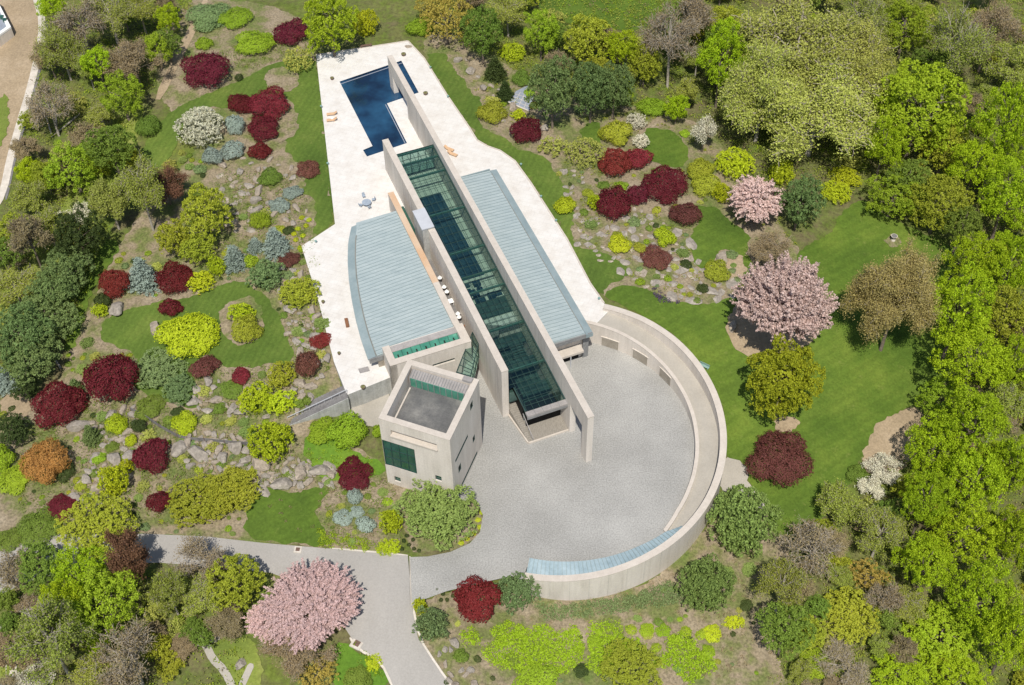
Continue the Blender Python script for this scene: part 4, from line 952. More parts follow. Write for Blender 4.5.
CACHE = {}
SIZES = [.8, 1.3, 2.0, 3.0, 4.5, 6.5, 9.0]
BUILD = {}  # kind -> (materials, builder)
def leafsize(R): return .16 + .026 * R
def get_meshes(kind, R, var):
    sz = min(SIZES, key=lambda q_: abs(math.log(q_ / R))); key = (kind, sz, var)
    if key in CACHE: return CACHE[key], sz
    rg = np.random.default_rng(abs(hash((kind, int(sz * 10), var))) % 2 ** 31 if False else sum(map(ord, kind)) * 131 + int(sz * 10) * 17 + var * 7919)
    form, lm, opt = SPEC[kind]; R_ = sz; lf = leafsize(sz) * opt.get('leaf', 1); zb = -1.25 * R_ * opt.get('trunk', 1); res = {}
    nm = opt.get('name', 'crown')
    if form == 'leafy':
        L, c = crown_leafy(rg, R_, opt.get('k', 16), opt.get('lr', .36), opt.get('clump', .55) * (1 + .06 * R_), lf, opt.get('dens', 1), opt.get('dome', False), opt.get('jag', .12), fill=opt.get('fill', .25))
        res['crown'] = L.mesh('crown', LM[lm])
        if not opt.get('dome'): res['trunk'] = limbs(rg, R_, zb, c[::2] * .8, .05 * R_ + .06)[0]
    elif form == 'globe': L, c = crown_globe(rg, R_, lf * .9, opt.get('dens', 1), opt.get('k', 26), opt.get('lr', .26)); res['crown'] = L.mesh('crown', LM[lm])
    elif form == 'spruce':
        L, _ = crown_spruce(rg, R_, lf * 1.15); res['crown'] = L.mesh('crown', LM[lm]); mb = MB(); tube(mb, [(0, 0, -1.3 * R_), (0, 0, -.5 * R_), (0, 0, R_ * .9)], [.07 * R_, .05 * R_, .02 * R_], 6); res['trunk'] = mb
    elif form == 'cherry':
        L, e = crown_cherry(rg, R_, lf * .95, opt.get('droop', 0)); res['crown'] = L.mesh('crown', LM[lm]); res['trunk'] = limbs(rg, R_, zb, e, .05 * R_ + .06)[0]
    elif form == 'open':
        mb, L, tips = twig_tree(rg, R_, zb, .045 * R_ + .05, opt.get('n', 20), 7, 8, opt.get('tw', .05)); res['trunk'] = mb
        dn = opt.get('buds', 3.0); m_ = int(len(tips) * dn); ix = rg.integers(0, len(tips), m_); P = tips[ix] + rg.normal(size=(m_, 3)) * .055 * R_
        if dn: nn = P / (np.linalg.norm(P, axis=1)[:, None] + 1e-6); L2_ = LB(); L2_.leaves(rg, P, nn, lf * opt.get('bl', .85), .4); res['crown'] = L2_.mesh('crown', LM[lm]); res['twigs'] = L.mesh('twigs', M[opt.get('twm', 'twig_grey')])
        else: res['crown'] = L.mesh('crown', M[opt.get('twm', 'twig_grey')])
    bark = M[opt.get('bark', 'bark')]
    if 'trunk' in res and isinstance(res['trunk'], MB):
        mb = res['trunk']; me = bpy.data.meshes.new('trunk'); me.from_pydata([tuple(v_) for v_ in mb.v], [], mb.f); me.materials.append(bark); me.polygons.foreach_set('use_smooth', [True] * len(me.polygons)); me.update(); res['trunk'] = me
    CACHE[key] = res; return res, sz
# kind -> form, leaf colour, options. object name / category come with it
SPEC = {
 'maple':   ('globe', 'crimson', dict(k=34, lr=.24, leaf=1.0)),
 'mapler':  ('globe', 'red', dict(k=30, lr=.24, leaf=1.0)),
 'maplem':  ('globe', 'maroon', dict(k=60, lr=.20, leaf=.9)),
 'limeg':   ('globe', 'lime', dict(k=44, lr=.22, leaf=1.0)),
 'carpetg': ('globe', 'carpet', dict(k=20, leaf=1.0)),
 'yoliveg': ('globe', 'yolive', dict(k=36, lr=.22, leaf=1.0)),
 'yolivebig': ('leafy', 'lemon', dict(k=44, lr=.21, clump=.5, dens=1.2, fill=.5, leaf=.8, trunk=.95)),
 'greeng':  ('globe', 'green', dict(k=26, leaf=.95)),
 'brightg': ('globe', 'bright', dict(k=26, leaf=1)),
 'greyg':   ('globe', 'greygreen', dict(k=40, leaf=1.1)),
 'blueg':   ('globe', 'blue', dict(k=18, leaf=1)),
 'softg':   ('leafy', 'softgreen', dict(k=34, lr=.24, clump=.5, dome=True, dens=1.1, fill=.5)),
 'darkg':   ('globe', 'dark', dict(k=22, leaf=1)),
 'orangeg': ('globe', 'orange', dict(k=40, leaf=.9)),
 'limel':   ('leafy', 'lime', dict(k=16, lr=.36, clump=.5, dome=True)),
 'yolivel': ('leafy', 'yolive', dict(k=22, lr=.30, clump=.55, dome=True)),
 'limet':   ('leafy', 'carpet', dict(k=40, lr=.2, clump=.6, dens=1.1, fill=.2)),
 'yolivet': ('leafy', 'yolive', dict(k=24, lr=.30, clump=.6, dens=.9, fill=.15)),
 'forest':  ('leafy', 'spring', dict(k=24, lr=.26, clump=.85, dens=.95, jag=.24, leaf=.82, fill=.08)),
 'bright':  ('leafy', 'bright', dict(k=22, lr=.26, clump=.75, dens=.9, jag=.24, leaf=.85, fill=.08)),
 'greent':  ('leafy', 'green', dict(k=20, lr=.32, clump=.6, dens=.9, fill=.2)),
 'goldt':   ('leafy', 'gold', dict(k=20, lr=.30, clump=.5, dens=.5, fill=.06)),
 'grey':    ('leafy', 'greygreen', dict(k=26, lr=.27, clump=.55, dome=True)),
 'pine':    ('leafy', 'pine', dict(k=30, lr=.27, clump=.7, dens=.9, jag=.18)),
 'dark':    ('leafy', 'dark', dict(k=24, lr=.29, clump=.6, dens=.9, jag=.15)),
 'spruce':  ('spruce', 'blue', dict(leaf=1.1)),
 'conifer': ('spruce', 'pine', dict(leaf=1.1)),
 'darkcon': ('spruce', 'dark', dict(leaf=1.1)),
 'cherry':  ('cherry', 'pink', dict()),
 'cherryd': ('cherry', 'pink', dict(droop=.35)),
 'cherryf': ('cherry', 'pink', dict(flat=.42)),
 'whitet':  ('leafy', 'white', dict(k=26, lr=.27, clump=.45, dome=True, dens=.8)),
 'whites':  ('open', 'white', dict(buds=2.2, n=16)),
 'palesh':  ('leafy', 'paleolive', dict(k=20, lr=.30, clump=.45, dens=.55, dome=True, fill=.1)),
 'olive':   ('open', 'olive', dict(buds=4.0, n=22, bark='bark_pale', tw=.06)),
 'pale':    ('open', 'paleolive', dict(buds=9.0, n=34, bark='bark_pale', bl=.8, tw=.09, trunk=.9)),
 'bronze':  ('open', 'bronze', dict(buds=20.0, n=50, bl=.58, tw=.05)),
 'brownb':  ('open', 'brown', dict(buds=3.5, n=22)),
 'rust':    ('open', 'rust', dict(buds=4.0, n=24, twm='twig_red')),
 'bare':    ('open', 'brown', dict(buds=.9, n=26, bark='bark_pale', tw=.06)),
}
KIND = {  # object name, category
 'maple': ('red_maple', 'maple'), 'mapler': ('red_maple', 'maple'), 'maplem': ('copper_beech', 'tree'), 'limeg': ('lime_shrub', 'shrub'), 'carpetg': ('lime_shrub', 'shrub'), 'yoliveg': ('olive_shrub', 'shrub'),
 'greeng': ('green_shrub', 'shrub'), 'yolivebig': ('broadleaf_tree', 'tree'), 'brightg': ('green_shrub', 'shrub'), 'greyg': ('juniper_shrub', 'shrub'), 'blueg': ('blue_shrub', 'shrub'), 'darkg': ('dark_shrub', 'shrub'), 'softg': ('green_shrub', 'shrub'),
 'orangeg': ('orange_shrub', 'shrub'), 'limel': ('lime_shrub', 'shrub'), 'yolivel': ('olive_shrub', 'shrub'), 'limet': ('broadleaf_tree', 'tree'), 'yolivet': ('broadleaf_tree', 'tree'),
 'forest': ('broadleaf_tree', 'tree'), 'bright': ('broadleaf_tree', 'tree'), 'greent': ('broadleaf_tree', 'tree'), 'goldt': ('golden_tree', 'tree'), 'grey': ('juniper_shrub', 'shrub'),
 'pine': ('pine_tree', 'pine'), 'dark': ('evergreen_tree', 'evergreen'), 'spruce': ('blue_spruce', 'spruce'), 'conifer': ('conifer_tree', 'conifer'), 'darkcon': ('conifer_tree', 'conifer'),
 'cherry': ('cherry_tree', 'cherry tree'), 'cherryd': ('cherry_tree', 'cherry tree'), 'cherryf': ('cherry_tree', 'cherry tree'), 'whitet': ('blossom_tree', 'blossom tree'), 'whites': ('blossom_tree', 'blossom tree'), 'palesh': ('budding_shrub', 'shrub'), 'olive': ('budding_tree', 'tree'),
 'pale': ('budding_tree', 'tree'), 'bronze': ('bronze_tree', 'tree'), 'brownb': ('brown_bush', 'bush'), 'rust': ('rusty_bush', 'bush'), 'bare': ('bare_tree', 'bare tree')}
SHRUB = {'globe'}
PL = []   # placed footprints (x, y, r)
vc = [0]
def plant(kind, u, v, rx, ry, label, group=None, lift=None, bmin=.45, bmax=1.6):
    form, lm, opt = SPEC[kind]; shrub = form == 'globe' or opt.get('dome')
    x, y, z = G(u, v); s_ = pxm(x, y, z + 3); rx *= .88 if kind == 'forest' else 1.05 if form == 'globe' and rx > 9 else 1; a = rx / s_
    dv = np.array([x, y, z]) - CAM; phi = math.asin(-dv[2] / np.linalg.norm(dv)); cs, sn = math.sin(phi), math.cos(phi)
    rym = ry / s_
    b = math.sqrt(max(.01, rym ** 2 - (a * cs) ** 2)) / sn; b = min(max(b, bmin * a), bmax * a)
    if 'flat' in opt: b = opt['flat'] * a
    if form in ('spruce',): b = min(max(b, .7 * a), .95 * a)
    tall = 1 + .8 * ((vc[0] * .618) % 1) if kind in ('forest', 'olive', 'greent', 'brownb') else 1
    hc = .38 * b if shrub else (1.0 * b if form == 'spruce' else 1.2 * b * opt.get('trunk', 1) * tall)
    for _ in range(3):
        x, y, z = G(u, v, hc)
    vc[0] += 1; res, sz = get_meshes(kind, a, vc[0] % (3 if len(kind) else 1)); nm, cat = KIND[kind]; zc = z + hc
    rzv = (vc[0] * 2.399) % 6.283; kx = 1 + (.09 if a < 3.5 else .03) * math.sin(vc[0] * 1.7); sc = (a / sz * kx, a / sz / kx, b / sz)
    if 'trunk' not in res:
        o = bpy.data.objects.new(nm, res['crown']); COL.objects.link(o); o.location = (x, y, zc); o.scale = sc; o.rotation_euler = (0, 0, rzv); root = o
    else:
        root = bpy.data.objects.new(nm, None); COL.objects.link(root); root.location = (x, y, z); root.rotation_euler = (0, 0, rzv); root.empty_display_size = .3
        for p_ in ('trunk', 'crown', 'twigs'):
            if p_ in res:
                o = bpy.data.objects.new(p_, res[p_]); COL.objects.link(o); o.parent = root; o.location = (0, 0, hc); o.scale = sc if p_ != 'trunk' or tall == 1 else (sc[0], sc[1], sc[2] * (1 + (tall - 1) * .9))
    tag(root, label, cat, group); PL.append((x, y, a)); return root

# ------------------------------------------------------------------ the plants: kind, u, v, rx, ry, label
T = [
# maples on the left
('maple',207,72,23,23,'round crimson maple alone at the top left of the striped lawn'),
('maple',291,34,17,16,'crimson maple left of the drooping lime tree at the pool corner'),
('maple',241,105,13,14,'dark crimson maple, leftmost in the clump of three on the striped lawn'),
('mapler',268,106,21,21,'brighter red maple, largest of the clump on the striped lawn'),
('maple',263,130,16,15,'dark crimson maple, lowest of the big clump on the striped lawn'),
('maple',260,152,11,11,'small crimson maple just below the clump on the striped lawn'),
('maplem',308,170,12,10,'low flat crimson maple at the lawn edge near the table on the terrace'),
('mapler',116,285,14,22,'tall narrow red maple left of the pale blue conifer'),
('maple',175,279,19,19,'crimson maple right of the pale blue conifer, above the lime bush'),
('maple',171,309,11,12,'small crimson maple touching the top of the round yellow bush'),
('maple',110,382,28,34,'largest crimson maple in the left garden, taller than wide'),
('maple',59,406,27,27,'big round crimson maple above the orange shrub'),
('maple',151,456,20,21,'round crimson maple among the rocks below the garden fence'),
('maple',160,503,12,14,'small crimson maple left of the spreading yellow green tree'),
('maple',62,507,16,12,'low crimson maple below the orange shrub'),
('maplem',205,368,14,14,'smooth crimson mound below the round yellow bush'),
('mapler',241,377,10,10,'small red mound at the lower tip of the garden lawn'),
('maplem',289,260,11,9,'low dark red mound below the blue spruce by the terrace'),
('maplem',307.5,366,14,17,'dark red mound between the terrace and the lime shrubs'),
('mapler',321,341,11,9,'small bright red mound against the left terrace edge'),
('maple',354,475,19,17,'crimson maple on the grass left of the tower'),
# maples on the right
('maple',526,132,17,17,'crimson maple beside the slate patio right of the pool terrace'),
('mapler',615,165,17,17,'red maple, upper left of the maple group in the rock garden'),
('mapler',637,160,15,14,'faded red maple behind the middle of the rock garden maple group'),
('maple',664,186,23,21,'wide crimson maple at the right of the rock garden maple group'),
('maple',638,196,12,13,'dark crimson maple in the middle of the rock garden maple group'),
('maple',614,205,18,22,'crimson maple, lower left of the rock garden maple group'),
('maplem',686,216,16,16,'smooth dark red mound at the right edge of the rock garden'),
('maplem',656,259,16,12,'low dark red mound at the foot of the rock garden'),
('maplem',779,461,33,33,'large brown purple beech beside the circular court wall'),
('mapler',478,600,24,26,'bright red maple beside the court entrance'),
# lime and yellow shrubs
('limeg',189,336,29,26,'big round yellow bush in the middle of the left garden'),
('limeg',184,424,13,13,'small yellow green ball on the grass below the garden fence line'),
('limel',200,283,14,12,'lime bush right of the crimson maple and left of the small blue spruce'),
('limel',217,268,10,12,'lime bush at the upper end of the pair left of the small blue spruce'),
('limel',242,315,12,12,'lime shrub at the top of the island bed in the garden lawn'),
('yoliveg',247,331,16,17,'olive yellow shrub in the island bed of the garden lawn'),
('yolivel',300,295,21,17,'spreading olive yellow shrub against the left edge of the terrace'),
('limel',256,402,18,18,'yellow shrub at the left of the bright group above the slate stair'),
('limel',281,405,15,14,'yellow shrub at the right of the bright group above the slate stair'),
('yolivel',282,378,15,15,'dull lime shrub at the top of the bright group above the slate stair'),
('limel',271,446,23,24,'large yellow shrub at the foot of the slate stair'),
('brightg',322,432,16,11,'loose green shrub just below the slate stair wall'),
('brightg',347,432,19,21,'fresh green shrub on the grass between stair wall and tower'),
('yolivel',232,492,28,24,'yellow green tree at the right side of the spreading pair above the drive'),
('yolivel',198,502,31,24,'wide yellow green tree above the drive, left of its twin'),
('brightg',378,432,7,17,'narrow green shrub against the left wall of the tower'),
('limel',115,485,15,20,'lime creeping shrub left of the round crimson maple in the rocks'),
('limel',127,470,8,13,'lime creeping shrub hugging the lower left of the round crimson maple'),
('limeg',117,425,12,12,'lime ball below the largest crimson maple'),
('limeg',131,441,7,7,'tiny lime ball above the round crimson maple in the rocks'),
('brightg',15,480,18,15,'bright green shrub left of the orange shrub'),
('brightg',3,460,13,22,'bright green shrub cut by the left edge of the photo'),
('orangeg',46,466,24,26,'orange leaved shrub among the rocks at the left'),
('darkg',64,472,12,11,'dark green ball leaning on the orange shrub'),
('limel',100,312,8,8,'small lime mound on the stones below the tall narrow red maple'),
('darkg',103,301,9,11,'dark green mound below the tall narrow red maple'),
('darkg',139,427,8,9,'small dark conifer between the lime ball and garden fence'),
('yoliveg',362,200,1,1,None),
# blue and green plants on the left
('whitet',201,132,25,24,'creamy white flowering tree on the striped lawn'),
('paleo',0,0,0,0,None),
('blueg',235,126,10,14,'blue shrub between the white flowering tree and the maple clump'),
('blueg',232,151,12,12,'blue green mound below the clump of crimson maples'),
('blueg',213,158,11,12,'blue green mound at the foot of the white flowering tree'),
('greeng',270,178,12,10,'grey green mound among the stepping stones'),
('blueg',279,206,10,9,'blue green mound beside the tan stone bed'),
('blueg',293,193,10,8,'blue green mound at the lawn corner near the terrace'),
('brightg',260,221,10,12,'bright green mound above the large blue spruce'),
('spruce',275,241,16,20,'large blue spruce left of the terrace corner'),
('spruce',234,257,14,18,'blue spruce right of the lime bushes'),
('spruce',255,245,8,9,'small blue spruce between the two larger ones'),
('spruce',142,273,19,23,'pale silver blue conifer between the red and crimson maples'),
('grey',266,279,17,18,'olive green weeping juniper below the blue spruces'),
('brightg',251,262,9,9,'green mound at the foot of the two blue spruces'),
('yolivet',206,214,25,27,'yellow green tree near the stepping stones in the left garden'),
('yolivet',174,240,17,19,'yellow green tree left of and touching its larger neighbour'),
('yolivet',198,249,17,16,'lower yellow green tree under the garden pair'),
('rust',166,187,21,20,'rusty brown twiggy bush left of the stepping stones'),
('grey',158,372,26,20,'grey green weeping juniper right of the largest crimson maple'),
('grey',180,390,17,14,'lower lobe juniper beside the grey green weeping one'),
('conifer',75,386,8,12,'small blue grey conifer between two big crimson maples'),
('conifer',90,434,11,13,'blue green conifer on the rocks beside the big round maple'),
('greeng',150,408,15,8,'low dark green mat of shrub above the garden fence'),
('greeng',232,390,12,10,'flat green mound among rocks below the small red mound'),
('greeng',220,409,7,7,'small round green mound in the rock slope above the fence'),
('greeng',298,403,7,6,'left of two small green balls above the slate stair'),
('greeng',307,401,6,6,'right of two small green balls above the slate stair'),
('blueg',355,497,9,9,'blue mound below the crimson maple by the tower'),
('blueg',343,518,10,9,'leftmost blue mound of the trio above the drive'),
('blueg',366,525,10,10,'lowest blue mound of the trio above the drive'),
('blueg',357,512,8,7,'middle blue mound of the trio above the drive'),
('limel',391,524,12,14,'lime shrub left of the big green shrub in front of the tower'),
('limel',389,547,11,8,'flat lime shrub at the bed corner by the drive'),
('softg',438,515,39,36,'very large green shrub in front of the tower'),
('grey',432,628,16,25,'grey green juniper at the inner corner of the drive fork'),
('limel',421,607,8,9,'lime mound at the tip of the bed between drive and court'),
('grey',517,597,20,29,'tall grey green shrub against the end of the court wall'),
('greeng',461,657,8,8,'small dark green ball below the bright red maple'),
# top edge
('limet',330,26,25,29,'drooping lime tree overhanging the top left corner of the terrace'),
('limel',366,27,13,17,'yellow green shrub beside the drooping lime tree'),
('brightg',256,44,19,15,'green shrub between the lone maple and the drooping tree'),
('palesh',299,64,15,16,'pale twiggy shrub on the lawn beside the terrace corner'),
('greyg',210,17,22,11,'olive hedge at the top left, left half'),
('brightg',236,18,17,11,'fresh green end of the olive hedge at the top left'),
('brightg',419,28,13,12,'green shrub beyond the far right corner of the terrace'),
('darkg',239,78,5,5,'tiny dark ball at the bend of the striped lawn'),
('brightg',204,44,9,8,'small green bush above the lone crimson maple'),
('goldt',446,18,26,25,'golden budding tree above the terrace at the top edge'),
('goldt',428,8,14,14,'small golden tree left of the larger golden one'),
('greent',482,34,19,24,'green tree between the golden tree and dark cone conifer'),
('darkcon',495,68,12,19,'cone shaped olive conifer right of the terrace lawn'),
('darkcon',505,90,10,12,'short olive conifer left of the slate patio'),
('limel',513,54,13,11,'lime shrub above the slate patio'),
('greeng',521,79,10,9,'green shrub touching the top of the slate patio'),
('yoliveg',491,114,15,14,'olive yellow mound beside the right terrace lawn'),
('limel',518,116,7,6,'small lime shrub above the crimson maple by the patio'),
('bright',541,34,19,24,'bright green tree left of the yellow green tree by the far lawn'),
('yolivet',588,42,24,25,'yellow green tree below the far lawn'),
('forest',622,50,17,18,'spring green tree right of the yellow green tree by the far lawn'),
('yolivet',645,65,16,20,'olive yellow tree left of the tall bare trunk'),
('pine',553,92,23,37,'tall grey green pine beside the slate patio'),
('pine',591,92,21,28,'grey green pine, middle of the row of three'),
('pine',614,90,19,26,'paler pine at the right of the row of three'),
('yoliveg',616,134,16,17,'olive yellow clipped globe above the rock garden maples'),
('brightg',652,108,14,12,'green shrub with white neighbours above the small lawn'),
('whitet',636,124,10,10,'upper white flowering shrub beside the olive globe'),
('whitet',641,143,8,9,'lower white flowering shrub beside the olive globe'),
('palesh',585,155,21,18,'pale yellow budding shrub left of the rock garden maples'),
('palesh',553,148,13,12,'pale budding shrub right of the crimson patio maple'),
('olive',508,12,20,18,'olive tree at the top edge right of the mid green tree'),
('bare',672,42,28,44,'tall bare grey tree with straight trunk at the top'),
('bare',690,20,22,30,'bare grey tree at the top edge right of the tall bare one'),
('forest',722,60,26,42,'spring green tree between bare trees and the huge pale tree'),
('yoliveg',700,171,14,14,'olive yellow shrub left of the yellow shrub with pink tree'),
('yoliveg',706,186,15,14,'dull olive shrub below the other olive shrub near the small lawn'),
('limel',735,167,20,18,'bright yellow shrub above the small pink cherry'),
('limel',721,196,9,14,'bright yellow shrub left of the small pink cherry'),
('cherryd',755,201,29,26,'smaller pink cherry above the rock garden lawn'),
('whites',704,134,12,19,'white flowering twiggy shrub above the rock garden'),
('brownb',772,249,22,17,'brown weeping bush between the two pink cherries'),
('yoliveg',717,272,14,13,'olive budding shrub in the small bed below the lawn'),
('limeg',565,206,12,11,'lime ball on the lawn strip beside the right roof'),
('limeg',665,238,11,12,'lime ball between the two dark red mounds'),
('limeg',620,245,12,11,'lime ball at the lower left of the rock garden'),
('limel',594,205,7,10,'lime mound left of the rock garden maples'),
('limel',781,176,13,15,'yellow shrub right of the small pink cherry'),
('pine',800,203,21,26,'dark green pine right of the small pink cherry'),
('limel',835,194,15,12,'lime shrub at the top corner of the big lawn'),
('limel',846,178,15,11,'lime shrub behind the one at the top corner of the big lawn'),
('cherry',782,311,45,49,'large pink cherry standing on the big lawn'),
('yolivebig',783,382,33,40,'round yellow green tree below the large pink cherry'),
('bronze',895,303,37,48,'bronze leaved tree standing in the big lawn'),
('bright',893,198,28,24,'vivid green maple at the top of the big lawn'),
('whites',884,470,20,16,'white flowering tree at the lower edge of the big lawn'),
('whites',872,490,15,10,'low white blossom bush under the white flowering tree'),
('greeng',856,474,10,10,'small dark green bush left of the white flowering tree'),
# below the court
('softg',741,528,32,41,'large oval green shrub right of the court wall'),
('softg',705,590,27,34,'green shrub below the court wall, left of the brown ground'),
('yolivet',631,668,30,20,'yellow green tree at the bottom edge below the court'),
('brightg',535,684,22,8,'dark lime bush cut by the bottom edge below the court'),
('limeg',712,634,10,9,'lime mound below the green shrub, right of the lime carpet'),
('limel',733,622,9,8,'lime mound beside the brown ground below the court'),
# drive
('cherryf',311,608,48,30,'wide pink cherry overhanging the inner side of the drive'),
('cherry',268,618,27,22,'smaller pink cherry left of the wide one by the drive'),
('brownb',300,650,34,27,'brown budding bush in front of the drive cherry'),
('goldt',318,674,20,14,'golden budding bush at the foot of the drive cherry'),
('brownb',226,622,20,18,'brown twiggy bush left of the drive cherry'),
('limel',373,664,9,7,'lime mound in the grass strip beside the drive'),
('greeng',358,682,16,7,'dark green mound at the bottom edge beside the drive'),
('greeng',198,609,7,6,'small green ball left of the brown twiggy bush'),
('greeng',191,624,8,7,'green ball above the pale garden path'),
('brightg',178,622,7,7,'bright green ball left of the green ball above the path'),
('greeng',40,528,22,9,'long green hedge along the upper side of the drive'),
('greeng',9,540,14,8,'short green hedge at the left edge above the drive'),
# bottom left wood
('yolivet',97,528,37,25,'yellow green tree above the drive at the left'),
('rust',128,560,22,30,'reddish brown budding tree overhanging the drive'),
('greent',40,566,26,24,'green tree over the drive near the left edge'),
('forest',80,578,34,28,'green tree in the lower left wood beneath the yellow green one'),
('bright',108,604,34,34,'bright green tree in the middle of the lower left wood'),
('forest',62,606,24,24,'spring green tree left of the bright tree in the lower left wood'),
('bare',18,570,24,24,'grey leafless tree at the left edge over the drive'),
('olive',50,642,36,38,'olive budding tree near the lower left corner'),
('bare',132,664,38,38,'grey leafless tree with pale trunk at the bottom edge'),
('olive',100,672,26,24,'olive budding tree between the corner tree and the leafless one'),
('whites',36,672,20,16,'whitish flowering bush in the lower left corner'),
('bare',206,560,30,28,'grey leafless tree leaning over the drive'),
('yolivet',234,584,29,28,'olive yellow tree beside the drive left of the cherry'),
('olive',170,594,18,22,'olive budding bush between bright tree and leaning tree'),
('olive',205,594,22,20,'olive bush below the leaning leafless tree'),
# left edge
('dark',80,238,24,28,'nearly black evergreen in the left wood'),
('whites',72,216,17,12,'grey white twiggy crown just above the nearly black evergreen'),
('pine',66,272,26,24,'dark green pine below the nearly black evergreen'),
('pine',52,292,22,22,'second dark green pine going down the left wood'),
('pine',44,320,32,26,'wide green pine halfway down the left wood'),
('pine',20,338,32,30,'wide green pine at the left edge of the wood'),
('pine',32,358,30,26,'lowest green pine of the left wood'),
('dark',26,388,15,14,'small dark evergreen below the pines'),
('spruce',4,378,15,20,'pale blue conifer cut by the left edge'),
('dark',12,431,18,16,'dark evergreen at the left edge above the orange shrub'),
('bright',73,170,28,26,'vivid green tree on the upper left slope'),
('bright',122,97,24,24,'bright green tree on the upper left slope'),
('bright',157,52,14,17,'small bright green tree beside the garden path'),
('forest',168,20,14,14,'small spring green tree at the top beside the garden path'),
('greeng',148,127,13,14,'green shrub at the left end of the striped lawn'),
('greent',111,147,24,22,'dark blue green tree on the left slope'),
('yolivet',131,160,12,13,'yellowish tree beside the dark blue green one'),
('brownb',135,66,26,24,'brown budding bush above the bright green tree'),
('brownb',27,150,15,13,'brown bush beside the white path'),
('bare',50,110,24,26,'leafless tree with pale trunks beside the white path'),
('bare',82,28,24,28,'leafless brown tree at the top left'),
('olive',110,16,28,22,'olive budding tree at the top left'),
('olive',62,52,22,24,'olive budding tree right of the white path'),
('forest',52,8,16,14,'spring green tree at the top beside the white path'),
('olive',140,10,20,18,'olive tree at the top right of its olive neighbour'),
('pale',112,207,18,24,'pale yellow green willow on the left slope'),
('olive',141,190,23,27,'open olive tree with visible trunk left of the rusty bush'),
('olive',15,288,26,22,'olive brown tree at the left edge above the pines'),
('brownb',30,240,20,22,'brown bush on the left edge slope'),
('olive',48,226,18,18,'olive bush on the left edge slope'),
('forest',28,172,13,12,'spring green bush at the left edge beside the white path'),
# top right wood
('pale',795,60,62,54,'huge pale yellow green tree in the upper right wood, top part'),
('pale',815,118,60,50,'huge pale yellow green tree in the upper right wood, lower part'),
('pale',762,100,38,44,'pale yellow green tree at the left of the huge ones'),
('pale',850,70,38,44,'pale yellow green tree at the right of the huge ones'),
('limet',918,112,47,46,'big lime green tree in the upper right wood'),
('yolivet',944,150,24,26,'olive tree in front of the big lime green one'),
('forest',884,148,24,26,'spring green tree left below the big lime green one'),
('bright',905,30,30,28,'green tree at the top edge above the big lime green one'),
('olive',955,52,32,34,'olive budding tree at the top right'),
('brownb',990,34,28,30,'brown budding tree in the top right corner'),
('olive',866,24,26,26,'olive brown tree at the top edge'),
('greent',930,68,20,20,'mid green tree above the big lime green one'),
('olive',1012,70,24,26,'olive tree at the right edge near the top'),
('yolivet',938,206,30,30,'dull olive tree right of the vivid green maple'),
('greent',908,180,20,20,'green tree behind the vivid green maple'),
('forest',1003,128,30,38,'bright tree at the right edge near the top'),
('forest',975,168,24,28,'bright tree inside the right wood near the top'),
('forest',1006,200,30,34,'second bright tree down the right edge'),
('greent',962,226,18,20,'green tree at the lawn corner in the right wood'),
('forest',975,262,28,30,'bright tree beside the upper lawn corner'),
('forest',1010,268,28,34,'third bright tree down the right edge'),
('forest',960,312,32,36,'bright tree at the lawn edge right of the bronze tree'),
('yolivet',1004,318,28,32,'olive green tree at the right edge level with the bronze tree'),
('forest',972,362,36,34,'bright tree at the lawn edge below the one by the bronze tree'),
('forest',1012,372,26,32,'bright tree at the right edge level with the beech'),
('bright',944,402,26,26,'bright tree touching the lower lawn corner'),
('forest',972,424,36,34,'tall bright tree behind the tan clearing'),
('olive',1000,412,22,26,'olive gap tree inside the bright right wood'),
('forest',932,452,30,32,'bright tree beside the white flowering tree'),
('forest',972,482,34,32,'bright tree in the middle of the lower right wood'),
('forest',1012,470,28,32,'bright tree at the right edge level with the court bottom'),
('forest',925,502,28,28,'bright tree at the left front of the lower right wood'),
('forest',962,538,36,32,'bright tree well inside the lower right wood'),
('forest',1010,540,28,34,'bright tree at the lower right edge'),
('forest',926,566,30,28,'bright tree left front above the dark gap'),
('forest',980,598,36,34,'big lime green tree near the lower right corner'),
('limet',942,634,34,28,'lime tree beside the big one near the lower right corner'),
('forest',1010,640,28,32,'bright tree at the lower right corner'),
('forest',900,674,34,24,'lime tree at the bottom edge in the lower right wood'),
('forest',960,682,34,22,'lime tree at the bottom edge near the corner'),
('olive',880,534,26,26,'olive tree below the white flowering tree'),
('olive',838,506,22,22,'olive tree at the foot of the big lawn'),
('bare',812,552,32,32,'grey leafless tree in the lower right clearing'),
('olive',782,588,26,28,'olive grey tree below the oval green shrub'),
('greent',786,628,26,26,'bluish green tree at the bottom right of the brown ground'),
('yolivet',850,616,30,26,'yellow olive tree in the lower right clearing'),
('bare',848,666,30,24,'grey leafless tree at the bottom edge'),
('olive',908,606,20,18,'olive tree between the yellow olive and bright trees'),
('goldt',868,578,20,18,'golden olive bush above the yellow olive tree'),
('brightg',812,664,18,14,'low green bush at the bottom edge in the clearing'),
]
for r_ in T:
    if r_[-1] is None: continue
    plant(*r_)
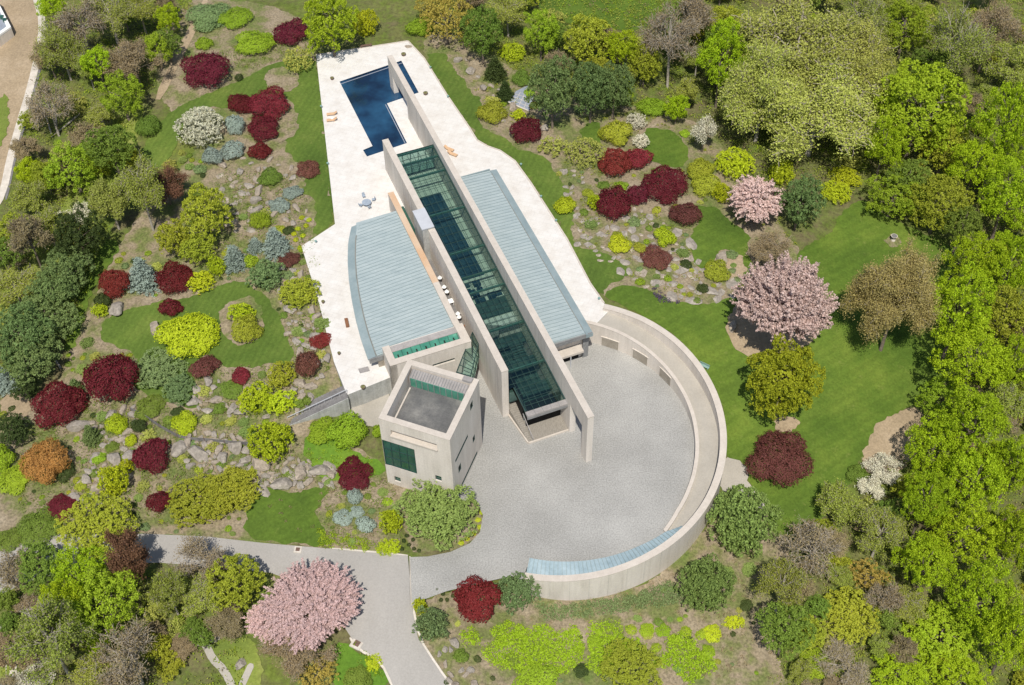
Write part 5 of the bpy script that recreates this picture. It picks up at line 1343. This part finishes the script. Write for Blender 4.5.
# smaller trees and brush filling the woods between the named ones
WZ = [('left slope', [(48,0),(185,0),(165,60),(135,110),(125,170),(95,250),(72,330),(40,380),(0,385),(0,225),(25,130)]),
      ('lower left wood', [(0,600),(70,585),(160,575),(210,590),(215,630),(180,665),(120,690),(0,690)]),
      ('upper wood', [(415,-30),(525,-30),(545,22),(600,34),(640,34),(665,0),(665,-30),(1050,-30),(1050,225),(965,235),(930,222),(885,180),(850,165),(815,180),(790,160),(740,140),(710,110),(690,118),(665,108),(640,100),(600,100),(560,70),(520,40),(450,30)]),
      ('right wood', [(955,240),(1050,225),(1050,720),(800,700),(775,640),(770,580),(790,545),(830,520),(870,510),(905,470),(925,430),(945,395),(955,330)])]
FK = [('olive', 'olive budding'), ('yolivet', 'yellow olive'), ('greent', 'mid green'), ('palesh', 'pale budding'), ('brownb', 'brown budding'), ('forest', 'spring green'), ('bare', 'grey leafless')]
fr_ = random.Random(5)
for zn, poly in WZ:
    P_ = np.array(poly, float); lo, hi = P_.min(0), P_.max(0); nfill = 0; lim = {'left slope': 24, 'lower left wood': 24, 'upper wood': 110, 'right wood': 75}[zn]
    for _ in range(2600):
        if nfill >= lim: break
        u = fr_.uniform(lo[0], hi[0]); v = fr_.uniform(lo[1], hi[1])
        if poly_dist(np.array([u]), np.array([v]), P_)[0] > -2: continue
        rp = fr_.uniform(10, 19); x, y, z = G(u, v, 2.0); a = rp / 5.8
        if any((x - q_[0]) ** 2 + (y - q_[1]) ** 2 < (.56 * (a + q_[2])) ** 2 for q_ in PL): continue
        kd, lb = fr_.choice(FK[:5] * 2 + FK)
        plant(kd, u, v, rp, rp * fr_.uniform(.85, 1.05), 'small %s tree or bush filling a gap in the %s' % (lb, zn), '%s brush in the %s' % (lb, zn)); nfill += 1
GZ = [('left garden', [(60,330),(100,250),(170,200),(165,150),(205,150),(210,215),(262,205),(312,245),(335,372),(290,395),(300,440),(390,490),(405,552),(330,545),(318,520),(335,490),(262,485),(250,540),(120,530),(0,510),(0,400),(60,395)], 190),
      ('right rock garden', [(470,60),(560,105),(640,112),(700,130),(760,175),(800,240),(745,300),(700,305),(640,285),(600,255),(575,215),(550,165),(485,118)], 70),
      ('bed below the court', [(420,615),(480,590),(530,605),(700,570),(770,520),(785,600),(760,680),(440,685)], 40)]
GK = [('greeng', 'mid green'), ('yoliveg', 'olive yellow'), ('greyg', 'grey green'), ('softg', 'soft green'), ('darkg', 'dark green'), ('brightg', 'fresh green'), ('palesh', 'pale straw')]
LAWNS_ = [np.array(q_, float) for q_ in (LAWN_A, LAWN_B, LAWN_C, LAWN_E, LAWN_F, LAWN_G, LAWN_H, [(647,127),(670,130),(685,142),(690,155),(682,170),(665,166),(647,160),(640,140)], [(300,440),(320,431),(350,452),(384,462),(386,474),(335,482)], [(577,135),(590,120),(602,125),(600,150),(590,143)])]
for zn, poly, lim in GZ:
    P_ = np.array(poly, float); lo, hi = P_.min(0), P_.max(0); nfill = 0
    for _ in range(3000):
        if nfill >= lim: break
        u = fr_.uniform(lo[0], hi[0]); v = fr_.uniform(lo[1], hi[1]); uu, vv = np.array([u]), np.array([v])
        if poly_dist(uu, vv, P_)[0] > -2 or any(poly_dist(uu, vv, q_)[0] < 3 for q_ in LAWNS_): continue
        rp = 2.6 + 5.5 * fr_.random() ** 1.7; x, y, z = G(u, v); a = rp / 5.8
        if any((x - q_[0]) ** 2 + (y - q_[1]) ** 2 < (.84 * (a + q_[2])) ** 2 for q_ in PL): continue
        kd, lb = fr_.choice(GK)
        plant(kd, u, v, rp, rp * .8, 'small %s mound among the rocks of the %s' % (lb, zn), 'small %s mounds in the %s' % (lb, zn), bmax=.8); nfill += 1
# ------------------------------------------------------------------ small repeated planting
LAWN_W = [np.array([G(u, v)[:2] for u, v in q_]) for q_ in LAWNS_]
def patch_leaves(name, polys, lm, n, r, leaf, label, h=.35, seed=1, cat='ground cover'):
    """uncountable carpet: clumps of leaves scattered over polygons"""
    rg = np.random.default_rng(seed); L = LB(); P = []
    for poly in polys:
        W_ = np.array([G(u, v)[:2] for u, v in poly]); lo, hi = W_.min(0), W_.max(0); area = (hi - lo).prod(); q = rg.uniform(lo, hi, (int(n * area), 2)); d_ = poly_dist(q[:, 0], q[:, 1], W_); keep = d_ < 0
        if 'garden' in name or 'court_bed' in name:
            for LW in LAWN_W: keep &= poly_dist(q[:, 0], q[:, 1], LW) > .3
        P.append(q[keep])
    P = np.concatenate(P); z = H(P[:, 0], P[:, 1]); per = 16; k = len(P)
    cs = r * rg.uniform(.6, 1.3, k); dd = sph(rg, k * per, -.1).reshape(k, per, 3); pp = np.concatenate([P, z[:, None] + .24], 1)[:, None] + dd * cs[:, None, None] * np.array([1, 1, h / r]) * rg.uniform(.6, 1, (k, per, 1))
    L.leaves(rg, pp.reshape(-1, 3), dd.reshape(-1, 3), leaf, .5); me = L.mesh(name, LM[lm]); o = bpy.data.objects.new(name, me); COL.objects.link(o)
    tag(o, label, cat, kind='stuff'); return o
LIMEP = [[(484,648),(500,640),(520,632),(540,626),(560,632),(575,628),(584,640),(582,660),(565,675),(545,668),(520,672),(500,668),(484,660)],
 [(588,634),(592,624),(620,622),(622,640),(640,640),(645,650),(620,668),(600,676),(586,668),(590,650)], [(665,640),(680,634),(692,640),(700,652),(714,662),(716,672),(700,676),(688,690),(676,670),(664,668),(650,672),(655,660),(668,652)],
 [(460,634),(475,628),(482,640),(478,646),(464,646)], [(492,632),(505,622),(530,630),(510,640),(496,642)]]
patch_leaves('lime_groundcover', LIMEP, 'limelow', 1.6, .62, .26, 'lime green carpet of low plants below the court wall', .55, 3) if 'limelow' in LM else patch_leaves('lime_groundcover', LIMEP, 'carpet', 9, .55, .26, 'lime green carpet of low plants below the court wall', .55, 3)
patch_leaves('juniper_groundcover', [[(535,606),(560,606),(600,602),(640,594),(668,582),(680,590),(682,602),(660,606),(620,612),(580,618),(545,620)]], 'greygreen', 10, .55, .24, 'grey green creeping juniper along the foot of the court wall', .4, 5)
patch_leaves('green_groundcover', [[(318,530),(345,536),(372,542),(375,551),(330,548),(318,547)], [(376,540),(392,556),(378,555)], [(430,55),(1,1),(1,1)]][:2], 'bright', 5, .5, .22, 'bright green low planting along the upper side of the drive', .35, 6)
patch_leaves('heather_groundcover', [[(652,288),(658,290),(668,300),(682,303),(670,305),(656,300)]], 'purple', 6, .4, .2, 'purple heather patch at the edge of the right rock garden', .4, 17)
patch_leaves('grass_cover', [[(354,638),(362,650),(378,660),(388,682),(360,668),(350,650)]], 'bright', 1.5, .5, .2, 'bright green tufts in the strip beside the drive', .3, 7)
patch_leaves('stair_planting', [[(306,448),(330,436),(352,450),(380,464),(372,478),(340,480),(318,470)]], 'bright', .55, .5, .2, 'fresh green tufts on the slope left of the tower', .3, 8)
BEDL2 = [[(60,395),(130,400),(200,415),(300,440),(395,480),(400,550),(330,545),(250,510),(150,530),(20,520),(10,440)], [(205,60),(310,15),(316,54),(250,70)], [(225,170),(300,175),(315,240),(330,370),(290,395),(285,300),(250,270),(200,300),(170,265)], [(195,360),(290,368),(300,430),(200,420)]]
patch_leaves('garden_undergrowth', BEDL2, 'green', 1.0, .7, .2, 'small green tufts between the rocks of the left garden', .3, 9)
patch_leaves('dry_undergrowth', BEDL2, 'brown', .2, .4, .18, 'small tan tufts between the rocks of the left garden', .25, 10)
BEDR2 = [[(560,165),(600,150),(640,215),(700,215),(700,300),(610,285),(575,220)], [(485,60),(545,120),(545,160),(500,140),(470,90)], [(430,40),(540,45),(640,110),(700,120),(760,180),(800,250),(700,190),(560,110)]]
patch_leaves('garden_undergrowth', BEDR2, 'yolive', .3, .45, .2, 'small yellow green tufts in the right rock garden', .3, 11)
patch_leaves('court_bed_planting', [[(440,600),(470,590),(460,630),(440,650)], [(500,620),(730,560),(780,540),(790,680),(700,680),(720,640)]], 'brown', .3, .45, .2, 'tan tufts on the bare ground below the court', .25, 12)
WILD = [[(45,-10),(200,-10),(150,90),(120,170),(100,260),(70,340),(0,390),(0,230),(30,120)], [(0,585),(160,570),(260,580),(240,690),(0,690)], [(400,-40),(1060,-40),(1060,230),(960,240),(860,190),(800,220),(700,120),(560,90),(440,35)], [(1060,230),(1060,720),(770,720),(790,580),(810,530),(870,490),(940,400),(950,280)]]
patch_leaves('wood_undergrowth', WILD, 'olive', .5, .9, .28, 'low olive brush over the floor of the woods', .6, 13)
patch_leaves('wood_undergrowth', WILD, 'bright', .22, .9, .28, 'low green brush over the floor of the woods', .7, 14)
patch_leaves('wood_undergrowth', WILD, 'brown', .08, .8, .25, 'low brown brush over the floor of the woods', .5, 15)
# round mounds in rows beside the lime carpet and in the beds
for i, (u, v, r_) in enumerate([(631,630,7),(647,630,8),(663,631,8),(656,648,6.5),(686,632,7),(701,635,7),(708,652,8),(675,640,6)]):
    plant('carpetg', u, v, r_, r_ * .85, 'small round lime mound standing free at the right of the lime carpet', 'round lime mounds below the court wall')
for i, (u, v) in enumerate([(437,590),(443,594),(449,590),(441,600),(447,600),(453,596),(443,586),(452,585),(404,541),(409,545),(414,549),(407,536),(413,540),(419,551),(402,549)]):
    plant('darkg', u, v, 2.6, 2.6, 'tiny green tussock planted in rows in the beds beside the court entrance', 'rows of tiny tussocks by the court entrance')
for i, (u, v) in enumerate([(478,520),(480,527),(473,534),(467,539),(461,543),(482,512)]):
    plant('limeg', u, v, 3.6, 3, 'small lime mound edging the bed of the big green shrub', 'lime mounds edging the bed in front of the tower')
for i, (u, v) in enumerate([(302,218),(306,226),(298,229),(296,240),(303,236),(309,220),(294,234),(300,248)]):
    plant('limeg', u, v, 3.4, 3, 'small lime tuft in the tan bed by the terrace corner', 'lime tufts in the tan bed by the terrace corner')

# ------------------------------------------------------------------ rocks
def rock_mesh(seed, flat):
    rg = random.Random(seed); bm = bmesh.new(); bmesh.ops.create_icosphere(bm, subdivisions=3, radius=1)
    pl = [(Vector((rg.gauss(0, 1), rg.gauss(0, 1), rg.gauss(0, .7))).normalized(), rg.uniform(.5, .85)) for _ in range(11)]
    for v_ in bm.verts:
        for n_, d_ in pl:
            k = v_.co.dot(n_)
            if k > d_: v_.co -= n_ * (k - d_)
        v_.co *= 1 + .06 * math.sin(v_.co.x * 9 + seed) * math.sin(v_.co.y * 8 + 2 * seed); v_.co.z *= flat
    me = bpy.data.meshes.new('rock'); bm.to_mesh(me); bm.free(); me.materials.append(M['rock' if seed % 2 else 'rock_grey']); return me
RK = [rock_mesh(i, .62) for i in range(6)]; FL = [rock_mesh(20 + i, .18) for i in range(5)]
rr_ = random.Random(77)
def rock(u, v, rpx, label, group, flat=False, stretch=1.0, rz=None, mats=None):
    x, y, z = G(u, v, .3); o = bpy.data.objects.new('stepping_stone' if flat else 'boulder', (FL if flat else RK)[rr_.randrange(5)]); COL.objects.link(o)
    a = rpx / 5.8 * 1.1; o.location = (x, y, z + (.12 if flat else a * .3)); o.scale = (a * stretch, a / stretch ** .5, a * (.9 if not flat else .8)); o.rotation_euler = (rr_.uniform(-.15, .15) * (not flat), rr_.uniform(-.15, .15) * (not flat), rr_.uniform(0, 6.28) if rz is None else rz)
    tag(o, label, 'stepping stone' if flat else 'boulder', group); return o
def scatter_rocks(poly, n, r0, r1, label, group, flat=False, mind=1.0):
    k = 0; tries = 0; P = np.array(poly, float); lo, hi = P.min(0), P.max(0); placed = []
    while k < n and tries < n * 60:
        tries += 1; u = rr_.uniform(lo[0], hi[0]); v = rr_.uniform(lo[1], hi[1])
        if poly_dist(np.array([u]), np.array([v]), P)[0] > -1: continue
        r_ = r0 + (r1 - r0) * rr_.random() ** 1.8; x, y, z = G(u, v)
        if any((x - a) ** 2 + (y - b) ** 2 < (c * .75) ** 2 for a, b, c in PL): continue
        if any((u - a) ** 2 + (v - b) ** 2 < ((r_ + c) * mind * .85) ** 2 for a, b, c in placed): continue
        rock(u, v, r_, label, group, flat, rr_.uniform(1, 1.5)); placed.append((u, v, r_)); k += 1
scatter_rocks([(185,428),(250,438),(300,455),(345,475),(325,485),(262,490),(250,470),(190,470),(172,450)], 70, 2.5, 9, 'grey tan boulder on the rocky slope below the garden fence', 'boulders on the slope below the garden fence')
scatter_rocks([(60,425),(135,405),(135,470),(100,505),(70,500),(85,470),(95,440)], 44, 2.5, 9, 'grey tan boulder on the slope between the orange shrub and the crimson maples', 'boulders around the orange shrub')
scatter_rocks([(195,370),(240,388),(300,368),(330,375),(300,412),(260,420),(190,412)], 38, 2, 7.5, 'pale boulder in the planting above the slate stair', 'boulders above the slate stair')
scatter_rocks([(282,262),(300,270),(318,310),(330,360),(300,370),(290,340),(275,300)], 34, 2, 6, 'small pale rock in the bed along the left terrace edge', 'rocks along the left terrace edge')
scatter_rocks([(216,160),(262,150),(300,168),(300,200),(312,215),(290,240),(262,205),(240,240),(220,210)], 40, 2.5, 7.5, 'tan rock among the mounds of the upper left rock garden', 'rocks in the upper left rock garden')
scatter_rocks([(590,220),(640,205),(690,235),(700,262),(735,262),(735,300),(690,305),(640,285),(600,262),(582,240)], 90, 2.6, 8, 'flat grey stone paving the right rock garden below the maples', 'flat stones of the right rock garden', True, .95)
scatter_rocks([(558,160),(585,170),(600,215),(590,232),(566,200)], 16, 2, 5, 'grey rock at the left side of the right rock garden', 'rocks left of the right rock garden maples')
scatter_rocks([(462,56),(485,62),(510,100),(540,150),(500,130),(482,95)], 14, 2.5, 6, 'grey boulder in the bed between the terrace lawn and the slate patio', 'boulders beside the slate patio')
scatter_rocks([(435,655),(455,640),(475,665),(480,690),(450,690)], 12, 2.5, 7, 'pale boulder at the corner of the bed beside the drive fork', 'boulders beside the drive fork')
scatter_rocks([(148,625),(190,628),(200,645),(170,655)], 8, 2, 5, 'pale stone beside the garden path at the lower left', 'stones beside the lower left path')
for (u, v, r_, lb) in [(155,329,8,'big pale boulder left of the round yellow bush'), (117,311,9,'long grey boulder below the tall narrow red maple'), (408,47,4,'pale grey boulder just beyond the far terrace corner'), (471,71,6,'long grey boulder in the bed right of the terrace lawn'), (458,60,5,'grey boulder at the top of the bed right of the terrace lawn'),
  (544,128,5,'white grey boulder touching the crimson patio maple'), (240,664,5,'round white stone between the two garden paths at the bottom'), (178,641,4,'round white stone beside the pale path'), (215,639,4,'small white stone at the head of the pale path'), (722,258,8,'pale boulder in the small bed below the lawn'), (748,283,6,'grey boulder left of the large pink cherry'),
  (733,327,6,'grey boulder under the left side of the large pink cherry'), (745,215,6,'grey boulder under the small pink cherry')]:
    rock(u, v, r_, lb, None, False, 1.2)
for i, (u, v, lb) in enumerate([(254,468,'leftmost long stone slab below the yellow shrub'), (272,476,'long stone slab, second from the left below the yellow shrub'), (290,474,'long stone slab in the middle below the slate stair'), (309,468,'wide stone slab above the green lawn patch'), (328,482,'long pale slab left of the tower maple'), (262,488,'long slab nearest the spreading yellow green tree'), (330,465,'white stone right of the wide slab')]):
    rock(u, v, 6, lb, None, True, 1.7, -.9)
for i, (u, v) in enumerate([(219,175),(232,185),(242,192),(225,200),(250,209),(251,219),(251,229),(238,200)]):
    rock(u, v, 4.5, 'pale stepping stone on the path through the upper left garden', 'stepping stones in the upper left garden', True, 1.2)
for i, (u, v) in enumerate([(577,215),(584,221),(580,229),(585,236),(578,243),(590,245)]):
    rock(u, v, 4, 'pale stepping stone crossing the grass beside the right terrace edge', 'stepping stones beside the right terrace edge', True, 1.2)

# ------------------------------------------------------------------ furniture and small objects
def at_t(u, v): return (*U(u, v, ZT), ZT)
def lounger(u, v, rz, label, group):
    r = empty('sun_lounger', at_t(u, v), rz); tag(r, label, 'sun lounger', group)
    MB().box(-1.0, .35, -.34, .34, .28, .36).obj('seat', M['teak'], r)
    b = MB(); b.bar((.35, 0, .34), (1.0, 0, .72), .62, .06); b.obj('backrest', M['teak'], r)
    for x, y in ((-.9, -.28), (-.9, .28), (.5, -.28), (.5, .28)): MB().box(x - .04, x + .04, y - .04, y + .04, 0, .28).obj('leg', M['teak'], r)
rzl = math.atan2(-.3, 1) + .35
lounger(332, 115, .1, 'upper teak sun lounger on the terrace left of the pool', None); lounger(332, 121, .1, 'lower teak sun lounger on the terrace left of the pool', None)
lounger(449, 150, 2.6, 'upper teak sun lounger right of the tall long wall', None); lounger(452.5, 155, 2.6, 'lower teak sun lounger right of the tall long wall', None)
def table(u, v, R_, label, top='cushion', name='table', zt=None, h=.74, square=False):
    x, y = U(u, v, ZT + h if zt is None else zt + h); z = ZT if zt is None else zt; r = empty(name, (x, y, z)); tag(r, label, 'table')
    (MB().box(-R_, R_, -R_, R_, h - .05, h) if square else MB().cyl(0, 0, h - .05, h, R_, n=20)).obj('tabletop', M[top], r); MB().cyl(0, 0, .04, h - .05, .06).obj('pedestal', M[top], r); MB().cyl(0, 0, 0, .04, .3, .25).obj('base', M[top], r); return r
def chair(u, v, rz, label, group, mt='cushion'):
    r = empty('garden_chair', at_t(u, v), rz); tag(r, label, 'chair', group)
    MB().box(-.26, .26, -.26, .26, .4, .46).obj('seat', M[mt], r); b = MB(); b.bar((-.27, 0, .44), (-.36, 0, .95), .5, .05); b.obj('backrest', M[mt], r)
    for x, y in ((-.22, -.22), (-.22, .22), (.22, -.22), (.22, .22)): MB().box(x - .02, x + .02, y - .02, y + .02, 0, .4).obj('leg', M[mt], r)
table(332, 118, .28, 'small white side table between the two loungers left of the pool', 'canvas', 'side_table', h=.45)
table(366.5, 202, .85, 'round blue grey table on the terrace above the left roof')
chair(361, 206.5, .9, 'blue grey chair left of the round terrace table', None); chair(369.5, 208.5, 2.0, 'blue grey chair below the round terrace table', None); chair(373.5, 201, 3.4, 'blue grey chair right of the round terrace table', None); chair(364, 197.5, -1.2, 'blue grey chair above the round terrace table', None)
for (n_, s_, lb) in ((-7.75, -13.5, 'white parasol nearest the chimney in the narrow courtyard'), (-7.8, -11.2, 'white parasol second from the chimney in the narrow courtyard'), (-7.75, -10.0, 'white parasol above the square white table in the courtyard'), (-7.75, -4.6, 'larger white parasol near the open end of the courtyard'), (-7.85, -3.8, 'white parasol at the very end of the courtyard')):
    x, y = L2(n_, s_); r = empty('parasol', (x, y, ZT + .06)); tag(r, lb, 'parasol'); MB().cyl(0, 0, 1.5, 2.0, .42, .03, 10).obj('canopy', M['canvas'], r); MB().cyl(0, 0, 0, 1.6, .03).obj('pole', M['greyfascia'], r)
x, y = L2(-7.75, -8.4); r = empty('courtyard_table', (x, y, ZT + .06), -1.2); tag(r, 'square white table in the narrow courtyard between the walls', 'table'); MB().box(-.5, .5, -.5, .5, .7, .76).obj('tabletop', M['canvas'], r)
for sx in (-.42, .42):
    for sy in (-.42, .42): MB().box(sx - .03, sx + .03, sy - .03, sy + .03, 0, .7).obj('leg', M['canvas'], r)
def planter(u, v, R_, label, z=None):
    x, y = U(u, v, ZT + .4); r = empty('planter_bowl', (x, y, ZT)); tag(r, label, 'planter')
    MB().cyl(0, 0, 0, .5, R_ * .55, R_, 18).obj('bowl', M['darkbronze'], r); MB().cyl(0, 0, .5, .53, R_ * .86, R_ * .8, 18).obj('soil', M['mulch'], r)
planter(403.5, 54, .5, 'bronze planter bowl at the far right of the pool'); planter(425.5, 93, .48, 'bronze planter bowl right of the pool arch'); planter(332, 78, .4, 'small bronze planter bowl left of the pool')
planter(323, 301.5, .3, 'small bronze pot on the terrace left of the left roof'); planter(339, 353, .28, 'small bronze pot near the lower left terrace corner'); planter(363, 387, .42, 'bronze pot on the lower terrace edge by the tower')
planter(403, 132, .2, 'tiny pot beside the lower pool end, upper one') if False else None
def bench(u, v, ln, rz, label, mt):
    x, y, z = at_t(u, v); r = empty('bench', (x, y, z), rz); tag(r, label, 'bench'); MB().box(-ln / 2, ln / 2, -.28, .28, .4, .48).obj('seat', M[mt], r)
    for sx in (-1, 1): MB().box(sx * ln * .4 - .06, sx * ln * .4 + .06, -.25, .25, 0, .4).obj('leg', M[mt], r)
    return r
bench(366, 47, 2.4, .2, 'dark wooden bench at the far edge of the terrace below the yellow shrub', 'darkbronze'); bench(347, 324, 1.9, -1.35, 'narrow brown bench left of the curved roof edge', 'brownw')
o = MB().prism([U(a, b_, ZT) for a, b_ in ((358, 369), (368, 366.5), (370, 371), (360, 373.5))], ZT + .004, ZT + .05).obj('floor_grate', M['panelgrey']); tag(o, 'rectangular grey grate set in the lower end of the terrace', 'grate')
def lantern(u, v, label, group=None):
    x, y, z = at_t(u, v); r = empty('path_light', (x, y, z)); tag(r, label, 'path light', group); MB().cyl(0, 0, 0, .55, .05).obj('post', M['verdigris'], r); MB().cyl(0, 0, .55, .72, .24, .08, 12).obj('cap', M['verdigris'], r)
for (u, v, lb) in [(430.5,69,'green copper path light at the terrace edge right of the pool'), (448,98,'green copper path light halfway down the right terrace edge'), (521,166,'green copper path light where the right terrace edge bends'), (541,198,'green copper path light beside the right roof'), (556,222,'green copper path light beside the lower right roof'), (599,300,'green copper path light where the terrace meets the curved ramp'), (316,243,'green copper path light at the left terrace corner'), (321.5,108,'green copper path light at the left terrace edge near the loungers'), (328,165,'green copper path light at the left terrace edge above the corner')]:
    lantern(u, v, lb)
x, y, z = G(704, 366, .4); r = empty('garden_bench', (x, y, z), -.6); tag(r, 'small pale green bench on the lawn outside the ring wall', 'bench'); MB().box(-.9, .9, -.22, .22, .4, .47).obj('seat', M['verdigris'], r); MB().box(-.9, .9, .2, .26, .47, .9).obj('backrest', M['verdigris'], r)
for sx in (-.75, .75): MB().box(sx - .05, sx + .05, -.2, .2, 0, .4).obj('leg', M['verdigris'], r)
x, y, z = G(893.5, 239, .5); r = empty('stone_urn', (x, y, z + .15)); tag(r, 'pale stone urn on a round mulch bed in the big lawn', 'urn'); MB().cyl(0, 0, 0, .25, .42, .36, 8).obj('base', M['pale_stone'], r); MB().cyl(0, 0, .25, .8, .12, .16).obj('stem', M['pale_stone'], r); MB().cyl(0, 0, .8, 1.15, .22, .6, 18).obj('bowl', M['pale_stone'], r); MB().cyl(0, 0, 1.15, 1.18, .5, .5, 18).obj('water', M['slate'], r)
# slate patio
pp = [G(u, v)[:2] for u, v in [(508,103),(516,92),(528,86),(534,96),(529,112)]]; cx_, cy_ = np.mean(pp, 0); pt_ = MB(); jt = []
o = drape('slate_patio', pp, M['slate_blue'], .22)
b = MB()
for i in range(1, 4):
    for (p, q_, r1, r2) in ((pp[0], pp[1], pp[4], pp[3]), (pp[0], pp[4], pp[1], pp[3])):
        t = i / 4; a = (p[0] + (q_[0] - p[0]) * t, p[1] + (q_[1] - p[1]) * t); c = (r1[0] + (r2[0] - r1[0]) * t, r1[1] + (r2[1] - r1[1]) * t); b.bar((*a, h1(*a) + .235), (*c, h1(*c) + .235), .09, .02)
b.bar((*pp[0], h1(*pp[0]) + .26), (*pp[4], h1(*pp[4]) + .26), .28, .12)
b.obj('patio_joints', M['pale_stone'])['kind'] = 'structure'
# drains in and beside the drive
for (u, v, s_, rz, lb) in ((298, 550, .55, -.1, 'rusty drain cover in a pale frame at the upper drive edge'), (357, 644, .8, -.5, 'rusty drain cover in a pale frame at the fork of the drive')):
    x, y, z = G(u, v); r = empty('drain_cover', (x, y, z + .15), rz); tag(r, lb, 'drain cover'); MB().box(-s_, s_, -s_, s_, -.2, .05).obj('frame', M['pale_stone'], r); MB().box(-s_ * .55, s_ * .55, -s_ * .55, s_ * .55, .05, .075).obj('grate', M['darkbronze'], r)
# low mesh fence in the left garden
fr = empty('garden_fence', G(132, 412)); tag(fr, 'low dark fence crossing the rock slope of the left garden', 'fence'); FP = [(131,411),(145,418),(160,428),(178,438),(188,441),(205,442),(225,444),(250,446)]; pts_ = [G(u, v) for u, v in FP]; rails = MB(); posts = []
for i in range(len(pts_) - 1):
    a, c = pts_[i], pts_[i + 1]
    for hh in (.25, .5, .75, 1.0): rails.bar((a[0], a[1], a[2] + hh), (c[0], c[1], c[2] + hh), .05, .06)
    rails.bar((a[0], a[1], a[2] + .5), (c[0], c[1], c[2] + .5), .02, .9)
part(rails, 'rail', M['slate'], fr)
for a in pts_: part(MB().cyl(a[0], a[1], a[2] - .2, a[2] + 1.15, .06), 'post', M['darkbronze'], fr)
# fallen pale logs on the left slope
for (a_, c_, lb) in [((36,95),(52,135),'pale fallen log beside the white path'), ((52,138),(80,115),'pale fallen log leaning right below the leafless tree'), ((52,100),(57,128),'short pale fallen log beside the white path')]:
    p = G(*a_); q_ = G(*c_); b = MB(); mdp = [(p[i] + q_[i]) / 2 for i in range(3)]; tube(b, [(p[0], p[1], p[2] + .3), (mdp[0] + .3, mdp[1], mdp[2] + .45), (q_[0], q_[1], q_[2] + .25)], [.10, .16, .2], 7); o = b.obj('fallen_log', M['bark_pale'], smooth=True); tag(o, lb, 'log')
p, q_ = G(52, 355), G(61, 369); b = MB(); tube(b, [(p[0], p[1], p[2] + .8), (q_[0], q_[1], q_[2] + .2)], [.1, .18], 7); tag(b.obj('tree_stump', M['bark_pale']), 'pale leaning dead stem on the grass beside the lowest pine', 'stump')
# corner of the neighbouring building
nb = empty('neighbour_building', U(-14, 14, 5)[:2] + (0,)); tag(nb, 'corner of a grey flat roofed building with white parapet at the top left edge', 'building')
c0, c1, c2, c3 = U(-2, 5, 5), U(11, 27, 5), U(-2, 38, 5), U(-60, 10, 5); PB = [U(-50, -30, 5), U(-3, 0, 5), c1, U(-40, 62, 5)]
part(MB().prism(PB, -1, 4.6), 'wall', M['concrete'], nb); part(MB().prism(PB, 4.6, 4.7), 'roof', M['slate_blue'], nb)
b = MB(); PI_ = inset(PB, .9)
for i in range(4): j = (i + 1) % 4; b.prism([PB[i], PB[j], PI_[j], PI_[i]], 4.7, 5.1)
part(b, 'parapet', M['canvas'], nb)
for (u, v, k) in ((2, 17, 0), (5, 20, 1)):
    b = MB(); x, y = U(u, v, 5.1); b.box(x - .35, x + .35, y - .35, y + .35, 4.7, 5.4); part(b, 'roof_vent', M['darkgreen'], nb)
